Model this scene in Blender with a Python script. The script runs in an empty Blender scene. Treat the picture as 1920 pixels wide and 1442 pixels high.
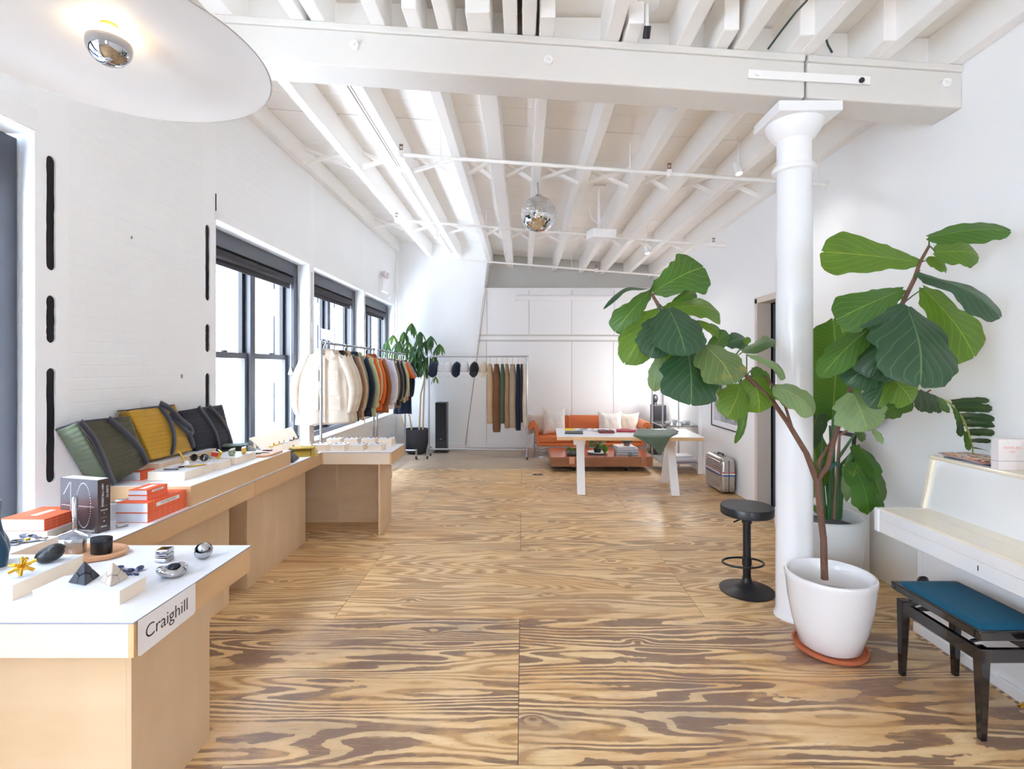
import bpy, bmesh, math, random
from mathutils import Vector, Matrix, Euler
from mathutils.geometry import tessellate_polygon
PI = math.pi
rnd = random.Random(7)
scn = bpy.context.scene
COL = scn.collection

# ---------------------------------------------------------------- camera
CH = 1.65                                  # eye height; the camera looks along +Y
cam_d = bpy.data.cameras.new('camera'); cam = bpy.data.objects.new('camera', cam_d); COL.objects.link(cam)
cam.location = (0, 0, CH); cam.rotation_euler = (PI/2, 0, 0)
cam_d.sensor_fit = 'HORIZONTAL'; cam_d.sensor_width = 36; cam_d.lens = 950/1920*36
cam_d.shift_x = -20/1920; cam_d.shift_y = -33/1920
cam_d.clip_start = 0.05; cam_d.clip_end = 200
scn.camera = cam

# ---------------------------------------------------------------- sky, exposure
w = bpy.data.worlds.new('overcast_sky'); scn.world = w; w.use_nodes = True
bg = w.node_tree.nodes['Background']
bg.inputs['Color'].default_value = (0.80, 0.93, 1.10, 1); bg.inputs['Strength'].default_value = 9.0
scn.view_settings.view_transform = 'Standard'; scn.view_settings.look = 'None'
scn.view_settings.gamma = 1; scn.view_settings.use_curve_mapping = False
scn.view_settings.exposure = 1.38
scn.cycles.max_bounces = 16; scn.cycles.diffuse_bounces = 13; scn.cycles.transparent_max_bounces = 16
scn.cycles.sample_clamp_indirect = 8
scn.cycles.caustics_reflective = False; scn.cycles.caustics_refractive = False

XL, XR, YF, YB = -2.57, 2.78, 10.5, -4.0    # inner faces of the room
ZS, ZL = 0.71, 2.88                         # window sill and lintel heights
WINS = [(-3.5, -1.45), (-1.3, 0.62), (0.76, 2.668), (4.245, 6.105), (6.245, 8.2), (8.276, 10.15)]  # first one is unseen, added to brighten the near end of the room
def portal(name, loc, rot, sx, sy):
    l = bpy.data.lights.new(name, 'AREA'); l.shape = 'RECTANGLE'; l.size = sx; l.size_y = sy
    l.cycles.is_portal = True
    o = bpy.data.objects.new(name, l); COL.objects.link(o); o.location = loc; o.rotation_euler = rot
for a, b in ():
    portal('daylight_portal', (XL-.38, (a+b)/2, (ZS+ZL)/2), (0, -PI/2, 0), ZL-ZS, b-a)
for x0, x1 in ():
    portal('daylight_portal', ((x0+x1)/2, YB-.3, 1.7), (PI/2, 0, 0), x1-x0, 2.4)

# ---------------------------------------------------------------- helpers
def P(px, py, Y):                            # the world point at depth Y seen at a pixel of the photograph
    return Vector(((px-980)/950*Y, Y, CH-(py-688)/950*Y))

def woff(o):
    v = Vector((0, 0, 0))
    while o is not None:
        v += o.location; o = o.parent
    return v

def tag(o, label=None, cat=None, group=None, kind=None):
    if label: o['label'] = label
    if cat: o['category'] = cat
    if group: o['group'] = group
    if kind: o['kind'] = kind
    return o

def thing(name, label, cat, loc=(0, 0, 0), group=None, rz=0, kind=None):
    o = bpy.data.objects.new(name, None); COL.objects.link(o); o.empty_display_size = .05
    o.location = loc; o.rotation_euler = (0, 0, rz)
    return tag(o, label, cat, group, kind)

def copy_tree(o, parent=None):
    c = o.copy(); COL.objects.link(c)
    c.parent = parent
    for ch in o.children: copy_tree(ch, c)
    return c

class B:
    def __init__(s): s.v = []; s.f = []; s.uv = None
    def add(s, vs, fs):
        n = len(s.v); s.v += [Vector(p) for p in vs]; s.f += [tuple(i+n for i in f) for f in fs]; return s
    def hexa(s, p):                          # 4 bottom points then 4 top points, counter-clockwise from above
        return s.add(p, [(3, 2, 1, 0), (4, 5, 6, 7), (0, 1, 5, 4), (1, 2, 6, 5), (2, 3, 7, 6), (3, 0, 4, 7)])
    def box(s, x0, x1, y0, y1, z0, z1):
        return s.hexa([(x0, y0, z0), (x1, y0, z0), (x1, y1, z0), (x0, y1, z0), (x0, y0, z1), (x1, y0, z1), (x1, y1, z1), (x0, y1, z1)])
    def obox(s, c, sz, rot=(0, 0, 0)):       # centre, full size, euler
        M = Euler(rot).to_matrix(); c = Vector(c); hx, hy, hz = [a/2 for a in sz]
        return s.hexa([c+M@Vector(q) for q in ((-hx, -hy, -hz), (hx, -hy, -hz), (hx, hy, -hz), (-hx, hy, -hz), (-hx, -hy, hz), (hx, -hy, hz), (hx, hy, hz), (-hx, hy, hz))])
    def bar(s, a, b, w, h, up=(0, 0, 1)):    # square bar from a to b
        a, b = Vector(a), Vector(b); d = (b-a).normalized(); u = Vector(up)
        if abs(d.dot(u)) > .99: u = Vector((0, 1, 0))
        r = d.cross(u).normalized(); u = r.cross(d)
        q = [a-r*w/2-u*h/2, a+r*w/2-u*h/2, a+r*w/2+u*h/2, a-r*w/2+u*h/2]
        return s.add(q+[x+(b-a) for x in q], [(0, 1, 2, 3), (7, 6, 5, 4), (4, 5, 1, 0), (5, 6, 2, 1), (6, 7, 3, 2), (7, 4, 0, 3)])
    def tube(s, pts, r, n=10, caps=True, flat=1.0):
        pts = [Vector(p) for p in pts]; m = len(pts)
        rs = r if isinstance(r, (list, tuple)) else [r]*m
        vs, fs = [], []; prev = None
        for i, p in enumerate(pts):
            d = (pts[min(i+1, m-1)]-pts[max(i-1, 0)]).normalized()
            if prev is None:
                u = Vector((0, 0, 1)) if abs(d.z) < .9 else Vector((1, 0, 0))
            else: u = prev
            a = (u-d*u.dot(d)).normalized(); b = d.cross(a); prev = a
            for k in range(n):
                t = 2*PI*k/n; vs.append(p+(a*math.cos(t)*flat+b*math.sin(t))*rs[i])
        for i in range(m-1):
            for k in range(n):
                k2 = (k+1) % n; fs.append((i*n+k, i*n+k2, (i+1)*n+k2, (i+1)*n+k))
        if caps: fs.append(tuple(range(n-1, -1, -1))); fs.append(tuple((m-1)*n+k for k in range(n)))
        return s.add(vs, fs)
    def cyl(s, a, b, r0, r1=None, n=16): return s.tube([a, b], [r0, r0 if r1 is None else r1], n)
    def lathe(s, c, prof, n=32, sx=1, sy=1, caps=True):
        cx, cy, cz = c; vs, fs = [], []; m = len(prof)
        for r, z in prof:
            for k in range(n):
                t = 2*PI*k/n; vs.append((cx+r*sx*math.cos(t), cy+r*sy*math.sin(t), cz+z))
        for i in range(m-1):
            for k in range(n):
                k2 = (k+1) % n; fs.append((i*n+k, i*n+k2, (i+1)*n+k2, (i+1)*n+k))
        if caps:
            if prof[0][0] > 1e-5: fs.append(tuple(range(n-1, -1, -1)))
            if prof[-1][0] > 1e-5: fs.append(tuple((m-1)*n+k for k in range(n)))
        return s.add(vs, fs)
    def ball(s, c, rx, ry=None, rz=None, n=20, m=12, rot=(0, 0, 0), a0=-.5, a1=.5):
        ry = rx if ry is None else ry; rz = rx if rz is None else rz
        M = Euler(rot).to_matrix(); c = Vector(c); vs, fs = [], []
        for i in range(m+1):
            f = PI*(a0+(a1-a0)*i/m)
            for k in range(n):
                t = 2*PI*k/n; vs.append(c+M@Vector((rx*math.cos(f)*math.cos(t), ry*math.cos(f)*math.sin(t), rz*math.sin(f))))
        for i in range(m):
            for k in range(n):
                k2 = (k+1) % n; fs.append((i*n+k, i*n+k2, (i+1)*n+k2, (i+1)*n+k))
        return s.add(vs, fs)
    def prism(s, poly, ax, a, b):            # 2-D outline pushed along axis ax from a to b
        n = len(poly)
        def q(u, v, t): return {'x': (t, u, v), 'y': (u, t, v), 'z': (u, v, t)}[ax]
        vs = [q(u, v, a) for u, v in poly]+[q(u, v, b) for u, v in poly]
        fs = [(i, (i+1) % n, n+(i+1) % n, n+i) for i in range(n)]+[tuple(range(n-1, -1, -1)), tuple(range(n, 2*n))]
        return s.add(vs, fs)
    def grid(s, fn, nu, nv, close_u=False):
        vs = [fn(i/nu, j/nv) for j in range(nv+1) for i in range(nu+1)]
        fs = [(j*(nu+1)+i, j*(nu+1)+i+1, (j+1)*(nu+1)+i+1, (j+1)*(nu+1)+i) for j in range(nv) for i in range(nu)]
        n0 = len(s.v); s.add(vs, fs)
        if s.uv is None: s.uv = {}
        for j in range(nv+1):
            for i in range(nu+1): s.uv[n0+j*(nu+1)+i] = (i/nu, j/nv)
        return s
    def build(s, name, m, parent=None, smooth=None, bevel=0, solid=0, local=False, label=None, sub=0):
        me = bpy.data.meshes.new(name)
        vs = s.v
        if not local:
            if parent is not None: o0 = woff(parent)
            else:
                xs, ys, zs = zip(*[(p.x, p.y, p.z) for p in vs])
                o0 = Vector(((min(xs)+max(xs))/2, (min(ys)+max(ys))/2, min(zs)))
            vs = [p-o0 for p in vs]
        me.from_pydata([tuple(p) for p in vs], [], s.f)
        if s.uv:
            ul = me.uv_layers.new(name='uv')
            for l in me.loops: ul.data[l.index].uv = s.uv.get(l.vertex_index, (0, 0))
        bm = bmesh.new(); bm.from_mesh(me); bmesh.ops.recalc_face_normals(bm, faces=bm.faces); bm.to_mesh(me); bm.free()
        if smooth is not None:
            me.polygons.foreach_set('use_smooth', [True]*len(me.polygons))
            if smooth < 170: me.set_sharp_from_angle(angle=math.radians(smooth))
        me.materials.append(m)
        o = bpy.data.objects.new(name, me); COL.objects.link(o)
        if parent is not None: o.parent = parent
        elif not local: o.location = o0
        if solid:
            md = o.modifiers.new('thickness', 'SOLIDIFY'); md.thickness = solid; md.offset = 0
        if bevel:
            md = o.modifiers.new('bevel', 'BEVEL'); md.width = bevel; md.segments = 2; md.limit_method = 'ANGLE'; md.angle_limit = .6
        if sub:
            md = o.modifiers.new('subdivision', 'SUBSURF'); md.levels = sub; md.render_levels = sub
        if label: o['label'] = label
        return o

def struct(o, label=None, cat='structure'):
    o['kind'] = 'structure'
    if label: o['label'] = label; o['category'] = cat
    return o

# ---------------------------------------------------------------- materials
def nodes_of(name):
    m = bpy.data.materials.new(name); m.use_nodes = True
    nt = m.node_tree; return m, nt, nt.nodes['Principled BSDF']
def lin(c):
    f = lambda v: v/12.92 if v <= .04045 else ((v+.055)/1.055)**2.4
    return tuple(f(x/255) for x in c)
def col4(c): return (*lin(c), 1)
def N(nt, t, **kw):
    n = nt.nodes.new(t)
    for k, v in kw.items():
        if k.startswith('i_'): n.inputs[k[2:].replace('_', ' ')].default_value = v
        else: setattr(n, k, v)
    return n
def mathn(nt, op, a, b=None, c=None):
    n = nt.nodes.new('ShaderNodeMath'); n.operation = op
    for i, x in enumerate((a, b, c)):
        if x is None: continue
        if isinstance(x, (int, float)): n.inputs[i].default_value = x
        else: nt.links.new(x, n.inputs[i])
    return n.outputs[0]
def mixc(nt, f, a, b, mode='MIX'):
    n = nt.nodes.new('ShaderNodeMix'); n.data_type = 'RGBA'; n.blend_type = mode
    for i, x in ((0, f), (6, a), (7, b)):
        if isinstance(x, (int, float)): n.inputs[i].default_value = x
        elif isinstance(x, tuple): n.inputs[i].default_value = x if len(x) == 4 else (*x, 1)
        else: nt.links.new(x, n.inputs[i])
    return n.outputs[2]
def plain(name, c, rough=.5, metal=0, bump=0, bscale=60, var=0, spec=.5, coat=0, sheen=0):
    m, nt, b = nodes_of(name)
    b.inputs['Base Color'].default_value = col4(c); b.inputs['Roughness'].default_value = rough
    b.inputs['Metallic'].default_value = metal; b.inputs['Specular IOR Level'].default_value = spec
    if coat: b.inputs['Coat Weight'].default_value = coat; b.inputs['Coat Roughness'].default_value = .05
    if sheen: b.inputs['Sheen Weight'].default_value = sheen
    tc = N(nt, 'ShaderNodeTexCoord')
    if bump:
        nz = N(nt, 'ShaderNodeTexNoise', i_Scale=bscale, i_Detail=3.0); nt.links.new(tc.outputs['Object'], nz.inputs['Vector'])
        bp = N(nt, 'ShaderNodeBump', i_Strength=bump, i_Distance=.01); nt.links.new(nz.outputs[0], bp.inputs['Height']); nt.links.new(bp.outputs[0], b.inputs['Normal'])
    if var:
        nz = N(nt, 'ShaderNodeTexNoise', i_Scale=3.0, i_Detail=4.0); nt.links.new(tc.outputs['Object'], nz.inputs['Vector'])
        d = tuple(x*(1-var) for x in lin(c))
        nt.links.new(mixc(nt, nz.outputs[0], col4(c), (*d, 1)), b.inputs['Base Color'])
    return m

def brickwall(name, c):
    m, nt, b = nodes_of(name)
    b.inputs['Roughness'].default_value = .55
    g = N(nt, 'ShaderNodeNewGeometry'); sp = N(nt, 'ShaderNodeSeparateXYZ'); nt.links.new(g.outputs['Position'], sp.inputs[0])
    cb = N(nt, 'ShaderNodeCombineXYZ')
    nt.links.new(mathn(nt, 'ADD', sp.outputs[0], sp.outputs[1]), cb.inputs[0]); nt.links.new(sp.outputs[2], cb.inputs[1])
    nz = N(nt, 'ShaderNodeTexNoise', i_Scale=9.0, i_Detail=3.0); nt.links.new(g.outputs['Position'], nz.inputs['Vector'])
    br = N(nt, 'ShaderNodeTexBrick', i_Scale=1.0)
    br.inputs['Brick Width'].default_value = .21; br.inputs['Row Height'].default_value = .072; br.inputs['Mortar Size'].default_value = .006; br.inputs['Mortar Smooth'].default_value = .6
    nt.links.new(cb.outputs[0], br.inputs['Vector'])
    nz2 = N(nt, 'ShaderNodeTexNoise', i_Scale=1.1, i_Detail=2.0); nt.links.new(g.outputs['Position'], nz2.inputs['Vector'])
    h = mathn(nt, 'SUBTRACT', mathn(nt, 'MULTIPLY', nz.outputs[0], .8), mathn(nt, 'MULTIPLY', br.outputs['Fac'], nz2.outputs[0]))
    bp = N(nt, 'ShaderNodeBump', i_Strength=.22, i_Distance=.01); nt.links.new(h, bp.inputs['Height']); nt.links.new(bp.outputs[0], b.inputs['Normal'])
    nt.links.new(mixc(nt, nz2.outputs[0], col4(c), col4(tuple(x*.985 for x in c))), b.inputs['Base Color'])
    return m

def plywood(name, base, dark, rough=.45, axis='x', sc=1.0):
    m, nt, b = nodes_of(name); b.inputs['Roughness'].default_value = rough
    tc = N(nt, 'ShaderNodeTexCoord'); oi = N(nt, 'ShaderNodeObjectInfo')
    mp = N(nt, 'ShaderNodeMapping'); nt.links.new(tc.outputs['Object'], mp.inputs[0])
    mp.inputs['Scale'].default_value = {'x': (1.2*sc, 9*sc, 9*sc), 'y': (9*sc, 1.2*sc, 9*sc), 'z': (6*sc, 6*sc, 1.1*sc)}[axis]
    nz = N(nt, 'ShaderNodeTexNoise', i_Scale=1.0, i_Detail=5.0, i_Distortion=.6); nt.links.new(mp.outputs[0], nz.inputs['Vector'])
    nz2 = N(nt, 'ShaderNodeTexNoise', i_Scale=2.2, i_Detail=2.0); nt.links.new(tc.outputs['Object'], nz2.inputs['Vector'])
    f = mathn(nt, 'MULTIPLY', mathn(nt, 'ADD', nz.outputs[0], nz2.outputs[0]), .5)
    cr = N(nt, 'ShaderNodeValToRGB'); cr.color_ramp.elements[0].position = .34; cr.color_ramp.elements[1].position = .66
    cr.color_ramp.elements[0].color = col4(dark); cr.color_ramp.elements[1].color = col4(base)
    nt.links.new(f, cr.inputs[0]); nt.links.new(cr.outputs[0], b.inputs['Base Color'])
    return m

def floor_mat(name, aged=False):
    m, nt, b = nodes_of(name)
    tc = N(nt, 'ShaderNodeTexCoord'); oi = N(nt, 'ShaderNodeObjectInfo'); sep = N(nt, 'ShaderNodeSeparateColor'); nt.links.new(oi.outputs['Color'], sep.inputs[0])
    wear_amt, amber_amt, seed = sep.outputs[0], sep.outputs[1], sep.outputs[2]
    off = N(nt, 'ShaderNodeCombineXYZ')
    nt.links.new(mathn(nt, 'MULTIPLY', seed, 37.0), off.inputs[0]); nt.links.new(mathn(nt, 'MULTIPLY', seed, 91.0), off.inputs[1])
    ad = N(nt, 'ShaderNodeVectorMath', operation='ADD'); nt.links.new(tc.outputs['Object'], ad.inputs[0]); nt.links.new(off.outputs[0], ad.inputs[1])
    def noise(sx, sy, scale, det, rough, shift=0, dist=0):
        mp = N(nt, 'ShaderNodeMapping'); nt.links.new(ad.outputs[0], mp.inputs[0]); mp.inputs['Scale'].default_value = (sx, sy, 1); mp.inputs['Location'].default_value = (shift, shift*.7, 0)
        n = N(nt, 'ShaderNodeTexNoise', i_Scale=scale, i_Detail=det, i_Roughness=rough, i_Distortion=dist); nt.links.new(mp.outputs[0], n.inputs['Vector']); return n.outputs[0]
    def rng(x, a, c):
        r = N(nt, 'ShaderNodeMapRange', i_From_Min=a, i_From_Max=c); nt.links.new(x, r.inputs[0]); return r.outputs[0]
    # contour lines of a smooth height field make rotary-cut grain; knots pull it into rings
    n1 = noise(.36, 2.7, 1.0, 2.0, .45); jag = noise(3.2, 9.0, 1.0, 3.0, .6, 5)
    mk = N(nt, 'ShaderNodeMapping'); nt.links.new(ad.outputs[0], mk.inputs[0]); mk.inputs['Scale'].default_value = (1.5, 2.6, 1)
    vo = N(nt, 'ShaderNodeTexVoronoi', voronoi_dimensions='2D', i_Scale=1.0, i_Randomness=1.0); nt.links.new(mk.outputs[0], vo.inputs['Vector'])
    vs = N(nt, 'ShaderNodeSeparateColor'); nt.links.new(vo.outputs['Color'], vs.inputs[0])
    some = mathn(nt, 'LESS_THAN', vs.outputs[0], mathn(nt, 'SUBTRACT', .75, mathn(nt, 'MULTIPLY', wear_amt, .6)))
    kn = mathn(nt, 'MULTIPLY', some, mathn(nt, 'POWER', mathn(nt, 'MAXIMUM', mathn(nt, 'SUBTRACT', 1.0, mathn(nt, 'MULTIPLY', vo.outputs['Distance'], 3.6)), 0.0), 3.0))
    h = mathn(nt, 'ADD', mathn(nt, 'ADD', n1, mathn(nt, 'MULTIPLY', jag, .045)), mathn(nt, 'MULTIPLY', kn, .09))
    rings = mathn(nt, 'ADD', mathn(nt, 'MULTIPLY', mathn(nt, 'SINE', mathn(nt, 'MULTIPLY', h, 150.0)), .5), .5)
    fine = noise(5, 75, 1.0, 6.0, .75); streak = noise(1.1, 26, 1.0, 4.0, .6, 11)
    r2 = mathn(nt, 'ADD', mathn(nt, 'ADD', mathn(nt, 'MULTIPLY', rings, .30), mathn(nt, 'MULTIPLY', fine, .50)), mathn(nt, 'MULTIPLY', streak, .50))
    cr = N(nt, 'ShaderNodeValToRGB'); e = cr.color_ramp.elements
    if aged: A = ((.3, (150, 132, 112)), (.6, (182, 162, 138)), (.9, (204, 188, 164)))
    else: A = ((.34, (164, 120, 74)), (.50, (204, 160, 106)), (.66, (226, 190, 138)), (.86, (238, 210, 164)))
    e[0].position = A[0][0]; e[0].color = col4(A[0][1]); e[1].position = A[-1][0]; e[1].color = col4(A[-1][1])
    for p, c in A[1:-1]: x = cr.color_ramp.elements.new(p); x.color = col4(c)
    nt.links.new(r2, cr.inputs[0])
    big, big2 = noise(.8, 1.9, 1.3, 6.0, .62, 3), noise(.7, 3.4, 1.2, 5.0, .62, 17)
    am = mathn(nt, 'MULTIPLY', rng(big2, .46, .58), mathn(nt, 'MULTIPLY', amber_amt, .75))
    c2 = mixc(nt, am, cr.outputs[0], col4((204, 148, 84)))
    late = mathn(nt, 'LESS_THAN', rings, mathn(nt, 'ADD', .18, mathn(nt, 'MULTIPLY', rng(big, .42, .60), .62)))
    late = mathn(nt, 'MULTIPLY', late, mathn(nt, 'ADD', .45, mathn(nt, 'MULTIPLY', streak, .8)))
    late = mathn(nt, 'MULTIPLY', late, rng(fine, .3, .55))
    wm = mathn(nt, 'MULTIPLY', mathn(nt, 'MULTIPLY', late, mathn(nt, 'ADD', .18, rng(big, .44, .56))), wear_amt)
    c3 = mixc(nt, mathn(nt, 'MINIMUM', mathn(nt, 'MULTIPLY', wm, 1.5), .82), c2, col4((116, 88, 76)))
    grey = mathn(nt, 'MULTIPLY', rng(noise(.9, 1.6, 1.0, 5.0, .6, 29), .50, .66), mathn(nt, 'MULTIPLY', wear_amt, .62))
    c3 = mixc(nt, grey, c3, col4((128, 110, 106)))
    if aged: c3 = mixc(nt, .5, c3, col4((172, 156, 138)))
    kd = rng(kn, .35, .6)
    c3 = mixc(nt, mathn(nt, 'MULTIPLY', kd, .5), c3, col4((138, 92, 56)))
    ms = N(nt, 'ShaderNodeMapping'); nt.links.new(ad.outputs[0], ms.inputs[0]); ms.inputs['Scale'].default_value = (1.2, 14, 1); ms.inputs['Rotation'].default_value = (0, 0, .5)
    ns = N(nt, 'ShaderNodeTexNoise', i_Scale=2.0, i_Detail=1.0); nt.links.new(ms.outputs[0], ns.inputs['Vector'])
    sc_ = mathn(nt, 'LESS_THAN', mathn(nt, 'ABSOLUTE', mathn(nt, 'SUBTRACT', ns.outputs[0], .5)), .0022)
    c4 = mixc(nt, mathn(nt, 'MULTIPLY', sc_, .4), c3, col4((105, 85, 70)))
    nt.links.new(c4, b.inputs['Base Color'])
    b.inputs['Roughness'].default_value = .38; b.inputs['Specular IOR Level'].default_value = .5
    bp = N(nt, 'ShaderNodeBump', i_Strength=.10, i_Distance=.003); nt.links.new(r2, bp.inputs['Height']); nt.links.new(bp.outputs[0], b.inputs['Normal'])
    return m

def leaf_mat(name, c, vein, pleat=0, trans=.35, spots=0):
    m, nt, b = nodes_of(name); out = nt.nodes['Material Output']
    uv = N(nt, 'ShaderNodeTexCoord'); sp = N(nt, 'ShaderNodeSeparateXYZ'); nt.links.new(uv.outputs['UV'], sp.inputs[0])
    s = mathn(nt, 'ABSOLUTE', mathn(nt, 'SUBTRACT', sp.outputs[0], .5))
    mid = mathn(nt, 'LESS_THAN', s, .012)
    k = (28, 5) if pleat else (5.5, 6)
    u = mathn(nt, 'SUBTRACT', mathn(nt, 'MULTIPLY', sp.outputs[1], k[0]), mathn(nt, 'MULTIPLY', s, k[1]))
    fr = mathn(nt, 'ABSOLUTE', mathn(nt, 'SUBTRACT', mathn(nt, 'FRACT', u), .5))
    lat = mathn(nt, 'MULTIPLY', mathn(nt, 'LESS_THAN', fr, .028 if not pleat else .1), .8 if not pleat else .25)
    v = mathn(nt, 'MAXIMUM', mid, lat)
    nz = N(nt, 'ShaderNodeTexNoise', i_Scale=9.0, i_Detail=4.0); nt.links.new(uv.outputs['Object'], nz.inputs['Vector'])
    c0 = mixc(nt, nz.outputs[0], col4(c), col4(tuple(x*.78 for x in c)))
    if spots:
        ms = N(nt, 'ShaderNodeMapRange', i_From_Min=.55, i_From_Max=.72); nt.links.new(nz.outputs[0], ms.inputs[0])
        c0 = mixc(nt, ms.outputs[0], c0, col4((150, 140, 70)))
    c1 = mixc(nt, mathn(nt, 'MULTIPLY', v, .75), c0, col4(vein))
    nt.links.new(c1, b.inputs['Base Color']); b.inputs['Roughness'].default_value = .38
    bp = N(nt, 'ShaderNodeBump', i_Strength=.5, i_Distance=.004)
    nt.links.new(mathn(nt, 'MULTIPLY', fr, 1.0), bp.inputs['Height']); nt.links.new(bp.outputs[0], b.inputs['Normal'])
    tr = N(nt, 'ShaderNodeBsdfTranslucent'); tl = mixc(nt, .6, c1, col4((120, 160, 30)), 'MIX'); nt.links.new(tl, tr.inputs[0])
    mx = N(nt, 'ShaderNodeMixShader'); mx.inputs[0].default_value = trans
    nt.links.new(b.outputs[0], mx.inputs[1]); nt.links.new(tr.outputs[0], mx.inputs[2]); nt.links.new(mx.outputs[0], out.inputs[0])
    return m

def fabric(name, c, rough=.85, bump=.25, sheen=.2, quilt=0):
    m, nt, b = nodes_of(name)
    b.inputs['Roughness'].default_value = rough; b.inputs['Sheen Weight'].default_value = sheen; b.inputs['Specular IOR Level'].default_value = .2
    tc = N(nt, 'ShaderNodeTexCoord'); nz = N(nt, 'ShaderNodeTexNoise', i_Scale=12.0, i_Detail=6.0); nt.links.new(tc.outputs['Object'], nz.inputs['Vector'])
    nt.links.new(mixc(nt, nz.outputs[0], col4(c), col4(tuple(x*.86 for x in c))), b.inputs['Base Color'])
    bp = N(nt, 'ShaderNodeBump', i_Strength=bump, i_Distance=.01); nt.links.new(nz.outputs[0], bp.inputs['Height']); nt.links.new(bp.outputs[0], b.inputs['Normal'])
    return m

def glass_mat():
    m, nt, b = nodes_of('window_glass'); out = nt.nodes['Material Output']
    t = N(nt, 'ShaderNodeBsdfTransparent'); g = N(nt, 'ShaderNodeBsdfGlossy', i_Roughness=.02); lw = N(nt, 'ShaderNodeLayerWeight', i_Blend=.5); fz = mathn(nt, 'ADD', mathn(nt, 'MULTIPLY', mathn(nt, 'POWER', lw.outputs['Facing'], 5.0), .4), .03)
    mx = N(nt, 'ShaderNodeMixShader'); nt.links.new(fz, mx.inputs[0]); nt.links.new(t.outputs[0], mx.inputs[1]); nt.links.new(g.outputs[0], mx.inputs[2]); nt.links.new(mx.outputs[0], out.inputs[0])
    return m
def clear_mat(name, tint=(.95, .97, .97)):
    m, nt, b = nodes_of(name); b.inputs['Base Color'].default_value = (*tint, 1); b.inputs['Transmission Weight'].default_value = .9; b.inputs['Roughness'].default_value = .03
    return m
def emit_mat(name, c, s):
    m, nt, b = nodes_of(name); b.inputs['Emission Color'].default_value = (*c, 1); b.inputs['Emission Strength'].default_value = s; b.inputs['Base Color'].default_value = (*c, 1)
    return m

M = dict(
 wall=plain('white_wall_paint', (246, 247, 248), .5, bump=.06, bscale=25), brick=brickwall('painted_brick', (246, 247, 248)),
 ceil=plain('white_ceiling_paint', (247, 245, 242), .55, bump=.12, bscale=14, var=.03), trim=plain('white_trim', (245, 245, 246), .35),
 taupe=plain('cream_trim', (214, 202, 190), .45), beam=plain('grey_white_beam_paint', (222, 218, 212), .5, bump=.15, bscale=10), frame=plain('charcoal_window_paint', (78, 80, 88), .4), blackm=plain('black_void', (14, 12, 18), .8),
 dark=plain('near_black_paint', (30, 28, 32), .45), shade=plain('roller_shade_fabric', (44, 38, 42), .7),
 glass=glass_mat(), floor=floor_mat('worn_plywood_floor'), oldfloor=floor_mat('aged_grey_floor', True), under=plain('subfloor', (70, 52, 38), .8),
 ply=plywood('birch_plywood', (230, 206, 174), (218, 190, 154)), plyz=plywood('birch_plywood_upright', (226, 200, 168), (212, 184, 148), axis='z'),
 plyp=plywood('pale_birch_plywood', (240, 226, 208), (232, 214, 190), axis='x'), lam=plain('white_laminate', (238, 240, 246), .35),
 lamedge=plain('grey_laminate_edge', (150, 152, 172), .5), paper=plain('white_paper', (240, 240, 244), .6), ink=plain('black_ink', (40, 40, 44), .5),
 orange=plain('orange_book_cloth', (238, 104, 62), .55, bump=.1, bscale=200), pages=plain('book_pages', (225, 230, 240), .7),
 chrome=plain('polished_chrome', (188, 188, 192), .07, 1), steel=plain('brushed_steel', (190, 192, 196), .28, 1), gold=plain('polished_brass', (226, 180, 70), .18, 1),
 black=plain('satin_black', (24, 26, 32), .35), blackgloss=plain('black_lacquer', (22, 20, 22), .12, coat=.6), gun=plain('gunmetal', (60, 62, 72), .2, .8),
 potw=plain('white_glazed_ceramic', (238, 238, 240), .15, coat=.5), terra=plain('terracotta', (196, 110, 72), .7), soil=plain('dark_soil', (58, 46, 38), .95, bump=.8, bscale=80),
 bark=plain('fig_bark', (112, 80, 66), .85, bump=.6, bscale=90), stem=plain('green_stem', (60, 100, 50), .5),
 teal=fabric('teal_velvet', (8, 84, 116), .75, .1, .05), leather=plain('tan_leather', (206, 112, 58), .42, bump=.15, bscale=120),
 cushion=fabric('ivory_cushion_linen', (236, 233, 228)), walnut=plywood('walnut_veneer', (176, 122, 90), (142, 92, 62), sc=1.4), copper=plain('rose_copper_sheet', (226, 168, 146), .16, .9),
 cream=plain('cream_lacquer', (243, 232, 210), .14, coat=.5), ivory=plain('white_lacquer', (240, 240, 240), .08, coat=.6),
 alu=plain('ribbed_aluminium', (196, 192, 188), .3, 1), red=plain('red_stripe', (206, 50, 44), .4), blue=plain('blue_stripe', (30, 110, 190), .4),
 navy=plain('navy_door_paint', (52, 66, 82), .45),
)
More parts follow.
